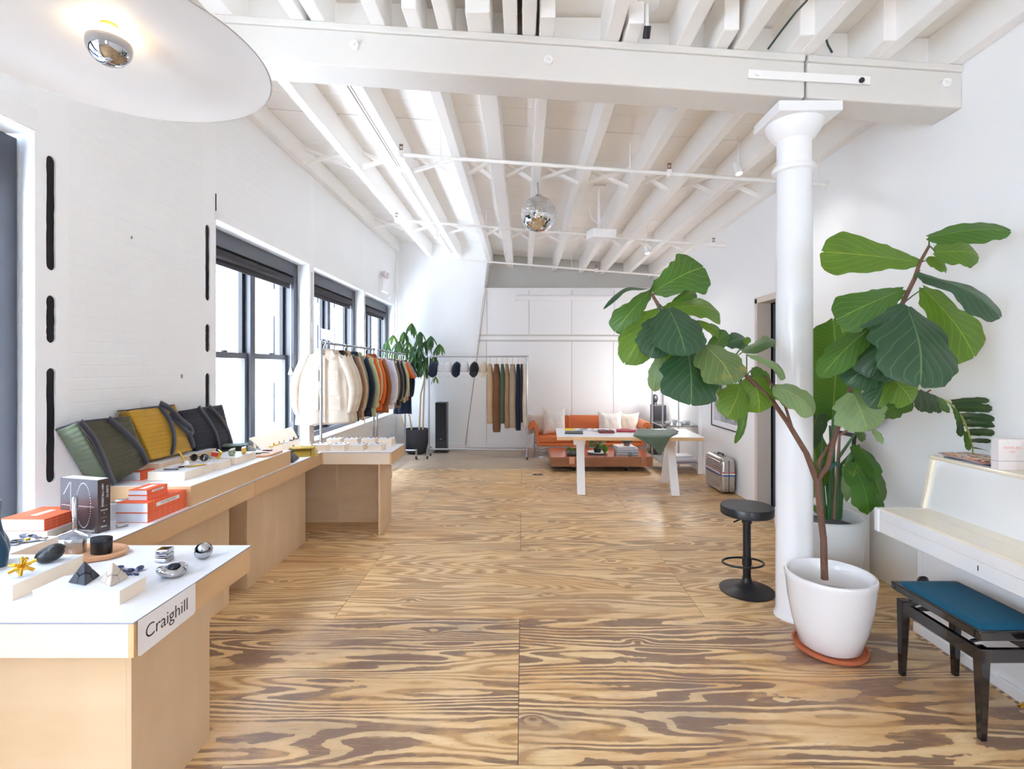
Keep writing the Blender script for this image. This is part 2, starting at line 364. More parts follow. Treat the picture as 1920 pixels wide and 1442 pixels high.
# ================================================================ THE SHELL
fl = B().box(XL-.3, XR+.3, YB, YF+.2, -.08, -.022).build('floor', M['under']); struct(fl, 'worn plywood sheet floor of the long white loft room', 'floor')
row = 0; y = 3.32-1.22*6
while y < YF:
    shift = 0 if row % 2 == 1 else 1.22
    y1 = min(y+1.22, YF)
    x = -2.44*2+shift-.02
    while x < XR:
        a, b_ = max(x, XL), min(x+2.44, XR)
        if b_-a > .05:
            old = y > 8.0
            # seen seams: 1.22 x 2.44 m sheets in running bond
            o = B().box(a+.0015, b_-.0015, y+.0015, y1-.0015, -.02, 0).build('plywood_sheet', M['oldfloor'] if old else M['floor'], fl)
            c = Vector(((a+b_)/2, (y+y1)/2, 0))
            for v in o.data.vertices: v.co -= c
            o.location = c
            near_row, mid_row = 2.0 < y < 2.2, 3.2 < y < 3.4
            o.color = (.95 if near_row else (.25 if mid_row else (rnd.uniform(.2, .4) if y > 4.4 else rnd.uniform(.4, .7))), .35 if (near_row and c.x < 0) else (.8 if near_row else rnd.uniform(.2, .6)), rnd.random(), 1)
        x += 2.44
    y += 1.22; row += 1
fg = thing('floor_outlet', 'small grey oval floor outlet plate in the plywood before the sofa', 'outlet', (.23, 7.75, .0))
B().lathe((.23, 7.75, .0), [(.09, .0), (.09, .004), (.085, .006), (0, .006)], 24, 1, .55).build('cover_plate', plain('outlet_grey', (120, 112, 104), .4, .5), fg, smooth=40)
for dx in (-.04, .04): B().lathe((.23+dx, 7.75, .006), [(.02, 0), (.02, .003), (0, .003)], 14).build('outlet_cap', M['gun'], fg, smooth=40)

def slotloop(y0, y1, z0, z1, n=8, jag=0):
    r = (y1-y0)/2; c = (y0+y1)/2; pts = []
    for k in range(n+1): t = PI*k/n; pts.append((c+r*math.cos(t), z1-r+r*math.sin(t)))
    for k in range(1, 14):
        f = k/14; pts.append((y0+(rnd.uniform(-jag, jag)), z1-r+(z0+r-z1+r)*f))
    for k in range(n+1): t = PI+PI*k/n; pts.append((c+r*math.cos(t), z0+r+r*math.sin(t)))
    for k in range(1, 14):
        f = k/14; pts.append((y1+(rnd.uniform(-jag, jag)), z0+r+(z1-r-z0-r)*f))
    return pts
def slot_plate(name, ya, yb, za, zb, slots, x, th, mat, parent):
    outer = [(ya, za), (yb, za), (yb, zb), (ya, zb)]
    loops = [outer]+[slotloop(*s, jag=.0018) for s in slots]
    L3 = [[Vector((p[0], p[1], 0)) for p in l] for l in loops]
    tris = tessellate_polygon(L3); flat = [p for l in loops for p in l]; n = len(flat)
    vs = [(x, u, v) for u, v in flat]+[(x-th, u, v) for u, v in flat]
    fs = [tuple(t) for t in tris]; k = 0
    for l in loops:
        m = len(l)
        for i in range(m): fs.append((k+i, k+(i+1) % m, n+k+(i+1) % m, n+k+i))
        k += m
    return B().add(vs, fs).build(name, mat, parent)

wl = struct(thing('wall_left', 'white painted brick wall with tall window recesses along the left side', 'wall', (XL, 3, 0)))
TH, DEP, SP = .34, .15, .05
def pier(a, b, spa=SP, spb=SP, z0=0, z1=4.25):
    B().prism([(XL, a), (XL, b), (XL-DEP, b-spb), (XL-TH, b-spb), (XL-TH, a+spa), (XL-DEP, a+spa)], 'z', z0, z1).build('brick_pier', M['brick'], wl)
pier(YB, -3.5, 0); pier(-1.45, -1.3); pier(.62, .76)
# pier with three slots, next to the near window; the long brick field; its twin slots
B().prism([(XL-.012, 2.668), (XL-.012, 2.866), (XL-TH, 2.866), (XL-TH, 2.668+.07), (XL-DEP, 2.668+.07)], 'z', 0, 4.25).build('brick_pier', M['brick'], wl)
slot_plate('slotted_panel', 2.668, 2.866, 0, 4.25, [(2.734, 2.79, 2.176, 2.80), (2.734, 2.79, 1.78, 2.04), (2.734, 2.79, 1.02, 1.644)], XL, .010, M['wall'], wl)
B().box(XL-.0125, XL-.0105, 2.70, 2.83, .9, 2.9).build('slot_shade_backing', M['blackm'], wl)  # black sheet just behind the plate, painted darkness of a deep slot
B().box(XL-TH, XL, 2.866, 4.07, 0, 4.25).build('brick_field', M['brick'], wl)
B().prism([(XL-.012, 4.07), (XL-.012, 4.245), (XL-DEP, 4.245-SP), (XL-TH, 4.245-SP), (XL-TH, 4.07)], 'z', 0, 4.25).build('brick_pier', M['brick'], wl)
slot_plate('slotted_panel', 4.07, 4.245, 0, 4.25, [(4.105, 4.165, 2.19, 2.81), (4.105, 4.165, 1.77, 2.0), (4.105, 4.165, .95, 1.60)], XL, .010, M['wall'], wl)
B().box(XL-.0125, XL-.0105, 4.09, 4.19, .9, 2.9).build('slot_shade_backing', M['blackm'], wl)
for a, b_ in ((6.105, 6.245), (8.2, 8.276)):
    c = (a+b_)/2; wv = .012
    B().prism([(XL-.012, a), (XL-.012, b_), (XL-DEP, b_-.02), (XL-TH, b_-.02), (XL-TH, a+.02), (XL-DEP, a+.02)], 'z', 0, 4.25).build('brick_pier', M['brick'], wl)
    slot_plate('slotted_panel', a, b_, 0, 4.25, [(c-wv, c+wv, 2.19, 2.81), (c-wv, c+wv, 1.77, 2.0), (c-wv, c+wv, .95, 1.60)], XL, .010, M['wall'], wl)
    B().box(XL-.0125, XL-.0105, c-.03, c+.03, .9, 2.9).build('slot_shade_backing', M['blackm'], wl)
pier(10.15, YF+.3, SP, 0)
for a, b_ in WINS:
    B().box(XL-TH, XL, a, b_, ZL, 4.25).build('lintel', M['brick'], wl)
    B().box(XL-TH, XL, a, b_, 0, ZS).build('spandrel', M['brick'], wl)
    B().box(XL-.2, XL+.03, a-.01, b_+.01, ZS, ZS+.035).build('sill', M['trim'], wl, bevel=.006)
B().box(XL-.0, XL+.014, 4.23, 6.12, ZL, ZL+.075).build('lintel_trim', M['trim'], wl, bevel=.005)
B().box(XL-.0, XL+.02, .9, 2.67, ZL, ZL+.13).build('lintel_trim', M['trim'], wl, bevel=.01)
B().box(XL, XL+.004, 4.236, 4.246, ZL+.02, ZL+.22).build('crack', M['blackm'], wl)
for yy, zz, r in ((3.33, 2.5, .007), (3.82, 1.58, .012)): B().ball((XL, yy, zz), .004, r, r*1.5, 8, 6).build('chip', plain('chipped_plaster', (150, 140, 134), .9), wl)

def window(n, a, b, blind=True):
    wd = struct(thing('window_%d' % n, None, None, (XL-.2, (a+b)/2, ZS)))
    X0 = XL-DEP; a2, b2 = a-.03, b+.03
    m = M['frame']
    for y0, y1 in ((a2, a+.08), (b-.08, b2+.03)): B().box(X0-.14, X0, y0, y1, ZS+.035, ZL).build('jamb', m, wd, bevel=.006)
    B().box(X0-.14, X0, a+.08, b-.08, ZL-.15, ZL).build('head', m, wd, bevel=.006)
    B().box(X0-.15, X0-.01, a+.08, b-.08, ZS+.035, ZS+.09).build('sill_rail', m, wd, bevel=.005)
    mid = (a+b)/2+.03
    B().box(X0-.14, X0-.05, mid-.045, mid+.045, ZS+.09, ZL-.15).build('mullion', m, wd, bevel=.005)
    for y0, y1 in ((a+.08, mid-.045), (mid+.045, b-.08)):
        for (z0, z1, xs, w_, mm) in ((1.74, ZL-.15, X0-.13, .05, M['dark']), (ZS+.09, 1.79, X0-.10, .055, m)):
            s = B()
            s.box(xs-.02, xs+.02, y0, y0+w_, z0, z1).box(xs-.02, xs+.02, y1-w_, y1, z0, z1).box(xs-.02, xs+.02, y0+w_, y1-w_, z0, z0+w_).box(xs-.02, xs+.02, y0+w_, y1-w_, z1-w_, z1)
            so = s.build('sash', mm, wd)
            B().box(xs-.003, xs+.003, y0+w_, y1-w_, z0+w_, z1-w_).build('pane', M['glass'], so)
        B().box(X0-.085, X0-.06, (y0+y1)/2-.03, (y0+y1)/2+.03, 1.79, 1.805).build('sash_latch', M['dark'], wd)
    if blind:
        r = B().tube([(X0-.05, a+.09, ZL-.2), (X0-.05, b-.09, ZL-.2)], .05, 14).build('roller_shade', M['shade'], wd, smooth=40)
        B().box(X0-.06, X0-.045, a+.1, b-.1, ZL-.30, ZL-.2).build('shade_hem', M['shade'], wd)
        B().tube([(X0-.03, b-.1, ZL-.2), (X0-.03, b-.1, 1.0)], .004, 6).build('pull_cord', M['trim'], wd)
        B().lathe((X0-.03, b-.1, 1.56), [(.004, .09), (.022, .03), (.03, .0), (.0, -.004)], 12).build('cord_bell', M['trim'], wd, smooth=60)
    return wd
for i, (a, b_) in enumerate(WINS): window(i+1, a, b_)

# ---- right wall with the doorway
wr = B().box(XR, XR+.15, YB, 4.88, 0, 4.25).build('wall_right', M['wall']); struct(wr, 'smooth white wall on the right with a doorway', 'wall')
B().box(XR, XR+.15, 6.04, YF+.55, 0, 4.25).build('wall_panel', M['wall'], wr); B().box(XR, XR+.15, 4.88, 6.04, 2.46, 4.25).build('wall_panel', M['wall'], wr)
d1 = struct(thing('door_1', 'open navy door in the doorway behind the white column', 'door', (XR, 5.46, 0)))
B().box(XR-.012, XR+.155, 5.985, 6.05, 0, 2.46).build('door_jamb', M['taupe'], d1, bevel=.004)
B().box(XR-.012, XR+.155, 4.87, 4.93, 0, 2.46).build('door_jamb', M['taupe'], d1, bevel=.004)
B().box(XR-.012, XR+.155, 4.87, 6.05, 2.40, 2.47).build('door_head', M['taupe'], d1, bevel=.004)
lf = B().box(XR+.165, XR+.21, 5.25, 5.97, .01, 2.39).build('door_leaf', M['navy'], d1, bevel=.003)
B().obox((XR+.158, 5.33, 1.05), (.02, .035, .2)).build('lock_plate', M['steel'], lf); B().tube([(XR+.16, 5.33, 1.08), (XR+.11, 5.33, 1.08), (XR+.11, 5.43, 1.08)], .009, 8).build('door_handle', M['steel'], lf, smooth=50)
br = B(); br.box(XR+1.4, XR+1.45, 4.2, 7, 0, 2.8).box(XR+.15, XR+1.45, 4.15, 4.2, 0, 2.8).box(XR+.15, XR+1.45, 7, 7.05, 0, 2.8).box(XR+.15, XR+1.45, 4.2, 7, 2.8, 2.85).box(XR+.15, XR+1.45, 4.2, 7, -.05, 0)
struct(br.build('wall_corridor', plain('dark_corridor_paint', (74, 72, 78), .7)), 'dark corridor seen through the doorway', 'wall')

# ---- far wall: brick part with the slanting chimney edge, panelled part, recess above
wf = struct(thing('wall_far', 'white far wall, painted brick at left and flat panels at right', 'wall', (0, YF, 0)))
YP = 10.35
B().box(XL-.3, XR+.2, YF+.35, YF+.5, 0, 4.25).build('wall_panel', plain('soffit_shade_grey', (205, 204, 200), .7), wf)  # recess wall made greyer, its shade put into the colour
sl = [(XL, 0), (P(872, 0, 10.25).x, 0), (P(914, 0, 10.25).x, 3.78), (P(914, 0, 10.25).x, 4.25), (XL, 4.25)]
B().prism(sl, 'y', 10.22, YF+.36).build('chimney_breast', M['brick'], wf)
B().prism([(P(872, 0, 10.2).x-.004, .08), (P(872, 0, 10.2).x+.012, .08), (P(912, 0, 10.2).x+.010, 3.3), (P(912, 0, 10.2).x+.003, 3.3)], 'y', 10.212, 10.219).build('chimney_crack', plain('dusty_crack', (150, 138, 130), .9), wf)
x0 = P(905, 0, YP).x
def pan(pxa, pxb, pya, pyb, nm='wall_panel', dy=0, mt='trim'):
    A = P(pxa, pya, YP); C = P(pxb, pyb, YP)
    return B().box(A.x+.006, min(C.x-.006, XR), YP-dy, YP+.06, max(C.z, 0)+.006, A.z-.006).build(nm, M[mt], wf, bevel=.003)
zt = P(0, 541, YP).z
B().box(P(846, 0, YP).x, XR, YP+.02, YP+.1, 0, zt).build('panel_backing', plain('panel_joint_shadow_gap', (212, 208, 204), .8), wf)
cols_t = [868, 913, 992, 1072, 1152, 1236]; cols_b = [846, 912, 1072, 1150, 1236]
for i in range(5): pan(cols_t[i], cols_t[i+1], 543, 628)
for i in range(4): pan(cols_b[i], cols_b[i+1], 640, 836)
pan(868, 1236, 630, 638, 'panel_rail', .012)
B().box(x0, XR, YP-.01, YF+.36, zt-.03, zt+.01).build('panel_top', M['trim'], wf)
B().box(P(833, 0, 10.2).x-.1, P(872, 0, 10.2).x, 10.2, 10.22, 0, .1).build('baseboard', M['trim'], wf)
B().box(P(905, 0, YP).x-.35, XR, YP-.012, YP, 0, .045).build('baseboard', M['trim'], wf)
# ---- wall behind the camera with one unseen window, sized for its light
bw = struct(thing('wall_back', 'white wall behind the viewer with one window', 'wall', (0, YB, 0)))
for (a, b_, c, d) in ((XL-.34, -1.6, 0, 4.25), (-1.6, .8, 0, 4.25), (1.8, XR+.15, 0, 4.25), (.8, 1.8, 0, .7), (.8, 1.8, 2.5, 4.25)):
    B().box(a, b_, YB-.2, YB, c, d).build('wall_panel', M['wall'], bw)
wd = struct(thing('window_7', None, None, (1.3, YB-.1, .7)))
s = B().box(.8, .87, YB-.15, YB-.05, .7, 2.5).box(1.73, 1.8, YB-.15, YB-.05, .7, 2.5).box(.87, 1.73, YB-.15, YB-.05, 2.43, 2.5).box(.87, 1.73, YB-.15, YB-.05, .7, .77).box(1.27, 1.33, YB-.15, YB-.05, .77, 2.43)
s.build('sash', M['frame'], wd); B().box(.87, 1.73, YB-.103, YB-.097, .77, 2.43).build('pane', M['glass'], wd)

# ---- sloping ceiling, joists, bridging
SL = .0678
def zj(x): return 3.557+SL*(XR-x)             # underside of the joists
cl = struct(thing('ceiling', 'white board ceiling over exposed painted joists', 'ceiling', (0, 3, 3.8)))
JD = .27
yy = YB-.2; k = 0
while yy < YF+.5:
    w_ = .34; y1 = min(yy+w_, YF+.5); dz = rnd.uniform(-.003, .003)
    pr = [(XL-.34, zj(XL-.34)+JD+dz), (XR+.15, zj(XR+.15)+JD+dz), (XR+.15, zj(XR+.15)+JD+.05), (XL-.34, zj(XL-.34)+JD+.05)]
    B().prism(pr, 'y', yy+.003, y1-.003).build('ceiling_board', M['ceil'], cl)
    yy = y1
B().prism([(XL-.4, zj(XL-.4)+JD+.055), (XR+.2, zj(XR+.2)+JD+.055), (XR+.2, zj(XR+.2)+JD+.1), (XL-.4, zj(XL-.4)+JD+.1)], 'y', YB-.3, YF+.6).build('roof_deck', M['under'], cl)
def joist(x, ya, yb, w_=.092, dz=0, x2=None):
    x2 = x if x2 is None else x2
    za, zb = zj(x)+dz, zj(x2)+dz; t = JD-.001-dz
    B().hexa([(x-w_/2, ya, za), (x+w_/2, ya, za), (x2+w_/2, yb, zb), (x2-w_/2, yb, zb), (x-w_/2, ya, za+t+SL*w_/2), (x+w_/2, ya, za+t-SL*w_/2), (x2+w_/2, yb, zb+t-SL*w_/2), (x2-w_/2, yb, zb+t+SL*w_/2)]).build('joist', M['ceil'], cl, bevel=.008)
NEAR = [-1.93, -1.42, -.913, -.487, .564, 1.017, 1.38, 1.79, 2.27]
FAR = [-1.87, -1.29, -.68, .15, .68, 1.25, 1.7, 2.2]
for x in NEAR: joist(x, YB, 3.62)
joist(-.075, YB, 3.6, .085); joist(.04, YB, 3.6, .085)
for x in FAR: joist(x, 3.02, YF+.35)
joist(-.27, 3.02, YF+.35, .15)
joist(XR-.048, YB, YF+.35, .088); joist(XL+.04, YB, YF+.35, .08, dz=.06)
allf = sorted([XL+.04]+FAR+[-.27, XR-.045])
for Yb in (5.75, 8.45):
    for a, b_ in zip(allf, allf[1:]):
        a1, b1 = a+.045, b_-.045
        if a == -.27: a1 = a+.075
        if b_ == -.27: b1 = b_-.075
        B().bar((a1, Yb, zj(a1)+.045), (b1, Yb, zj(b1)+.225), .035, .045, (0, 1, 0)).build('bridging_brace', M['ceil'], cl)
        B().bar((a1, Yb+.05, zj(a1)+.225), (b1, Yb+.05, zj(b1)+.045), .035, .045, (0, 1, 0)).build('bridging_brace', M['ceil'], cl)
for a, b_ in zip(allf, allf[1:]):              # blocking over the beam
    B().box(a+.045, b_-.045, 3.36, 3.40, zj(b_)+.02, zj((a+b_)/2)+JD-.02).build('blocking', M['ceil'], cl)

# ---- main beam in two lengths, on the column
BY0, BY1 = 3.19, 3.45
def beam(nm, label, xa, xb, ga=0, gb=0):
    t = thing(nm, label, 'beam', ((xa+xb)/2, (BY0+BY1)/2, zj((xa+xb)/2)-.272))
    def sl_(x0, x1, y0, y1, d0, d1):
        return B().hexa([(x0, y0, zj(x0)+d0), (x1, y0, zj(x1)+d0), (x1, y1, zj(x1)+d0), (x0, y1, zj(x0)+d0), (x0, y0, zj(x0)+d1), (x1, y0, zj(x1)+d1), (x1, y1, zj(x1)+d1), (x0, y1, zj(x0)+d1)])
    sl_(xa, xb, BY0+.012, BY1-.012, -.272, -.045).build('beam_web', M['beam'], t, bevel=.01)
    sl_(xa, xb, BY0, BY1, -.046, -.002).build('top_plate', M['beam'], t, bevel=.008)
    return t
xc = P(1512, 100, 3.2).x
bm1 = beam('ceiling_beam', 'long white timber beam crossing under the joists from the left wall to the column', XL, xc-.008)
bm2 = beam('ceiling_beam', 'short white beam end between the column and the right wall, past the dark joint', xc+.008, XR)
for px_, py_ in ((665, 87), (1028, 115), (1770, 158)):
    q = P(px_, py_, BY0+.01); t = bm1 if px_ < 1500 else bm2
    B().tube([(q.x, BY0+.012, q.z), (q.x, BY0-.012, q.z)], .028, 14).tube([(q.x, BY0-.012, q.z), (q.x, BY0-.034, q.z)], .014, 6).build('bolt_head', M['ceil'], t, smooth=40)
pa, pb = P(1402, 139, BY0), P(1631, 152, BY0)
sp_ = thing('splice_plate', 'flat white steel strap bolted over the dark joint in the beam', 'strap', (pa.x, BY0, pa.z))
B().bar((pa.x, BY0-.003, pa.z), (pb.x, BY0-.003, pb.z), .012, .052, (0, 0, 1)).build('strap', M['ceil'], sp_, bevel=.002)
for px_, py_ in ((1420, 138), (1615, 151)):
    q = P(px_, py_, BY0-.01); B().tube([(q.x, BY0-.009, q.z), (q.x, BY0-.02, q.z)], .016, 12).build('bolt_head', M['ceil'] if px_ < 1500 else M['dark'], sp_, smooth=40)

CX, CY = 1.80, 3.36
cm = thing('column', 'round white iron column with a square capital beside the big potted fig', 'column', (CX, CY, 0))
zb = zj(CX)-.272
B().lathe((CX, CY, 0), [(.124, 0), (.124, .012), (.116, .025), (.112, .05), (.111, 1.5), (.108, zb-.42)], 40).build('shaft', plain('white_gloss_column_paint', (238, 238, 240), .25, bump=.05, bscale=20), cm, smooth=40)
B().lathe((CX, CY, zb-.42), [(.108, 0), (.128, .008), (.136, .025), (.128, .042), (.106, .05), (.104, .21), (.125, .225), (.15, .26), (.172, .30), (.178, .325)], 40).build('capital', M['trim'], cm, smooth=40)
B().box(CX-.2, CX+.2, CY-.2, CY+.15, zb-.10, zb-.035).build('abacus', M['trim'], cm, bevel=.006)

# ---- sprinkler pipes
def pipe(Y, x0, x1, z0, z1, heads, hang, label):
    t = thing('sprinkler_pipe', label, 'pipe', (x0, Y, z0))
    B().tube([(x0, Y, z0), (x1, Y, z1)], .017, 10).build('pipe', M['ceil'], t, smooth=50)
    B().tube([(x1-.012, Y, z1), (x1, Y, z1)], .04, 14).build('wall_flange', M['ceil'], t, smooth=50)
    zz = lambda x: z0+(z1-z0)*(x-x0)/(x1-x0)
    rust = plain('sprinkler_bronze', (120, 78, 56), .5, .5)
    for hx in heads:
        h = B().tube([(hx, Y, zz(hx)-.03), (hx, Y, zz(hx)+.035)], .026, 10).build('tee', M['ceil'], t, smooth=50)
        B().tube([(hx, Y, zz(hx)+.035), (hx, Y, zz(hx)+.05)], .014, 8).tube([(hx-.012, Y, zz(hx)+.05), (hx-.014, Y, zz(hx)+.075), (hx, Y, zz(hx)+.088)], .003, 5).tube([(hx+.012, Y, zz(hx)+.05), (hx+.014, Y, zz(hx)+.075), (hx, Y, zz(hx)+.088)], .003, 5).lathe((hx, Y, zz(hx)+.088), [(.02, 0), (.02, .003), (0, .003)], 10).build('sprinkler_head', rust, h, smooth=40)
    for hx in hang:
        B().tube([(hx, Y, zz(hx)), (hx, Y, zj(hx)+.02)], .005, 6).tube([(hx, Y-.022, zz(hx)), (hx, Y, zz(hx)-.024), (hx, Y+.022, zz(hx)), (hx, Y, zz(hx)+.024), (hx, Y-.022, zz(hx))], .004, 5).build('hanger_rod', M['ceil'], t)
pipe(4.62, P(750, 0, 4.62).x, XR, CH+1.935, CH+1.66, [P(748, 0, 4.62).x+.02, P(1255, 0, 4.62).x], [-.75, .98, 2.6, 2.7], 'nearest white sprinkler pipe crossing under the joists')
pipe(6.95, P(740, 0, 6.95).x, XR, CH+2.02, CH+1.66, [P(742, 0, 6.95).x+.01, P(1338, 0, 6.95).x], [-.5, 1.1, 2.0], 'middle white sprinkler pipe passing behind the mirror ball')
pipe(9.3, P(865, 0, 9.3).x, XR, CH+1.97, CH+1.66, [P(1118, 0, 9.3).x], [-.3, .9], 'farthest white sprinkler pipe in front of the far wall')
ct = thing('cable_conduit', 'pair of thin painted conduits running along a ceiling joist at left', 'conduit', (-1.42, 6, zj(-1.42)))
for dx in (0, .028): B().tube([(-1.43+dx, 3.5, zj(-1.42)+.1), (-1.43+dx, 10.2, zj(-1.42)+.1)], .006, 6).build('conduit', plain('brownish_conduit', (176, 160, 148), .5), ct, smooth=60)
vp = thing('corner_pipe', 'slim white pipe with a clamp standing in the far left corner', 'pipe', (XL+.06, 10.1, 0))
B().tube([(XL+.06, 10.1, .0), (XL+.06, 10.1, 3.75)], .022, 10).build('pipe', M['ceil'], vp, smooth=50); B().tube([(XL+.06, 10.1, 2.0), (XL+.06, 10.1, 2.05)], .03, 10).build('clamp', M['ceil'], vp, smooth=50); B().tube([(XL+.06, 10.1, 3.2), (XL+.06, 10.1, 3.25)], .03, 10).build('clamp', M['ceil'], vp, smooth=50)
gc = thing('green_cable', 'thin dark green cable hanging between the joists above the beam', 'cable', P(1480, 60, 3.0))
B().tube([P(1440, 92, 3.1), P(1462, 62, 3.0), P(1485, 32, 2.85), P(1493, 22, 2.8), P(1512, 2, 2.6), P(1530, -30, 2.4)], .006, 6).build('cable', plain('dark_green_sheath', (30, 62, 66), .5), gc, smooth=60)
B().tube([P(1548, 70, 3.05), P(1552, 84, 3.1), P(1560, 98, 3.16)], .006, 6).build('cable', plain('dark_green_sheath', (30, 62, 66), .5), gc, smooth=60)
dc = thing('camera_dome', 'small white security camera between the joists above the beam', 'camera', P(1213, 52, 3.05))
q = P(1213, 62, 3.05)
B().lathe((q.x, q.y, q.z+.01), [(.075, .16), (.075, .17), (.06, .18), (0, .18)], 20).build('mount', M['trim'], dc, smooth=50); B().tube([(q.x, q.y, q.z+.17), (q.x, q.y, q.z+.02)], .012, 8).build('arm', M['trim'], dc, smooth=50)
B().tube([(q.x, q.y-.02, q.z+.03), (q.x, q.y+.02, q.z-.02)], .022, 12).build('lens_body', M['dark'], dc, smooth=50)

# ---- building across the street
fa = thing('building', 'pale building across the street seen through the windows', 'building', (-12, 14, -8))
B().box(-12.5, -12, -6, 60, -8, 14).build('facade', plain('pale_render', (96, 102, 110), .8), fa)
for zz in (-1, 2.2, 5.4):
    for k in range(16):
        yk = 1+k*2.6
        B().box(-12, -11.93, yk, yk+1.1, zz, zz+1.9).build('window', plain('far_window_glass', (26, 32, 40), .3), fa)
    B().box(-12, -11.8, -6, 60, zz-.7, zz-.5).build('string_course', plain('pale_stone', (130, 136, 144), .8), fa)
# ================================================================ DISPLAY COUNTERS
TT = 0.8145                                   # counter top height
def text(s, size, M4, mat, parent, name='lettering', ext=.0004, align='CENTER', weight=0):
    cu = bpy.data.curves.new(name, 'FONT'); cu.body = s; cu.size = size; cu.extrude = ext; cu.align_x = align; cu.align_y = 'CENTER'; cu.offset = weight
    to = bpy.data.objects.new('tmp_text', cu); COL.objects.link(to)
    me = bpy.data.meshes.new_from_object(to.evaluated_get(bpy.context.evaluated_depsgraph_get())); bpy.data.objects.remove(to)
    me.name = name; me.transform(M4); me.transform(Matrix.Translation(-woff(parent)))
    me.materials.clear(); me.materials.append(mat)
    o = bpy.data.objects.new(name, me); COL.objects.link(o); o.parent = parent; return o
def frame4(origin, xdir, ydir):               # text plane with its own x and y directions
    x = Vector(xdir).normalized(); y = Vector(ydir).normalized(); z = x.cross(y)
    m = Matrix.Identity(4)
    for i in range(3): m[i][0], m[i][1], m[i][2], m[i][3] = x[i], y[i], z[i], Vector(origin)[i]
    return m
def counter(label, x0, x1, y0, y1, peds, tz=TT, ah=.112):
    t = thing('display_counter', label, 'counter', ((x0+x1)/2, (y0+y1)/2, 0), 'plywood display counters')
    B().box(x0-.003, x1+.003, y0-.003, y1+.003, tz-.006, tz).build('laminate_top', M['lam'], t)
    B().box(x0-.0035, x1+.0035, y0-.0035, y1+.0035, tz-.0061, tz-.001).build('laminate_edge', M['lamedge'], t)
    B().box(x0, x0+.018, y0, y1, tz-.006-ah, tz-.006).build('apron_board', M['plyz'] if 0 else M['ply'], t)
    B().box(x1-.018, x1, y0+.0005, y1-.0005, tz-.006-ah, tz-.006).build('apron_board', plywood('birch_apron', (224, 188, 146), (212, 174, 130), axis='y') if 'm_apr' not in globals() else m_apr, t)
    B().box(x0+.018, x1-.018, y0, y0+.018, tz-.006-ah, tz-.006).build('apron_board', M['plyp'], t)
    B().box(x0+.018, x1-.018, y1-.018, y1, tz-.006-ah, tz-.006).build('apron_board', M['ply'], t)
    for p in peds: B().box(*p).build('leg_panel', M['plyz'] if (p[1]-p[0]) < (p[3]-p[2]) else M['ply'], t, bevel=.001)
    return t
m_apr = plywood('birch_apron', (224, 188, 146), (212, 174, 130), axis='y')
TB = TT-.118
stub = counter('nearest white-topped plywood counter with the name sign on its side', -2.56, -1.275, 1.66, 2.37,
   [(-1.408, -1.39, 1.80, 2.25, 0, TB), (-2.5, -1.408, 1.80, 1.818, 0, TB), (-1.408, -1.39, 2.25, 2.36, .53, TB), (-2.5, -1.408, 2.232, 2.25, 0, TB)])
near = counter('long counter along the wall carrying the orange books and quilted totes', -2.555, -1.972, 2.374, 3.73,
   [(-2.063, -2.045, 2.45, 3.53, 0, TB), (-2.5, -2.063, 3.51, 3.528, 0, TB), (-2.5, -2.063, 2.45, 2.468, 0, TB)])
farc = counter('middle counter along the wall under the pouches, before the corner', -2.555, -1.972, 3.734, 5.5,
   [(-2.063, -2.045, 3.76, 4.77, 0, TB), (-2.5, -2.063, 3.76, 3.778, 0, TB), (-2.5, -2.063, 4.75, 4.768, 0, TB), (-2.5, -1.974, 5.38, 5.398, 0, TB)])
ret = counter('far counter jutting into the room with rows of small sample boxes', -1.968, -1.285, 4.96, 5.5,
   [(-1.418, -1.40, 4.975, 5.40, 0, TB), (-1.966, -1.418, 5.38, 5.398, 0, TB)])
# name sign taped over the apron of the nearest counter
sg = thing('name_sign', 'white card sign with thin dark lettering taped to the side of the nearest counter', 'sign', (-1.27, 1.82, TT-.12))
sx = -1.2700
B().prism([(1.672, TT-.003), (1.672, TT-.118), (1.682, TT-.125), (1.955, TT-.118), (1.965, TT-.108), (1.965, TT-.003)], 'x', sx, sx+.0012).build('card', M['paper'], sg)
text('Craighill', .066, frame4((sx+.0018, 1.812, TT-.062), (0, 1, 0), (0, 0, 1)), M['ink'], sg, weight=-.0006)

# ---- upper tier and risers
def riser(name, label, cat, x0, x1, y0, y1, z0, h, group=None, side=None):
    t = thing(name, label, cat, ((x0+x1)/2, (y0+y1)/2, z0), group)
    B().box(x0, x1, y0, y1, z0+.0005, z0+h-.003).build('plywood_block', side or M['plyp'], t, bevel=.0008)
    B().box(x0-.001, x1+.001, y0-.001, y1+.001, z0+h-.003, z0+h).build('laminate_top', M['lam'], t)
    return t
ZT = .938
riser('tier_box', 'long raised plywood tier on the wall counter with a white top', 'riser', -2.56, -1.985, 3.03, 4.336, TT, ZT-TT, side=m_apr)
RG = 'small plywood risers with white tops'
riser('riser_block', 'long low riser against the wall under the mustard tote', 'riser', -2.56, -2.36, 3.29, 3.9, ZT, .085, RG, M['ply'])
riser('riser_block', 'riser on the tier carrying the pens beside the orange book', 'riser', -2.347, -2.115, 3.17, 3.46, ZT, .055, RG)
riser('riser_block', 'riser on the tier holding the sunglasses', 'riser', -2.352, -2.095, 3.508, 3.64, ZT, .05, RG)
riser('riser_block', 'riser on the tier holding the key cases, next to the oval tray', 'riser', -2.31, -2.085, 3.695, 3.96, ZT, .052, RG)
riser('riser_block', 'front riser on the nearest counter holding two pyramid puzzles', 'riser', -1.717, -1.412, 1.775, 1.90, TT, .052, RG)
riser('riser_block', 'riser with the brass jack and the dark egg on the nearest counter', 'riser', -2.5, -1.82, 1.808, 2.098, TT, .058, RG)
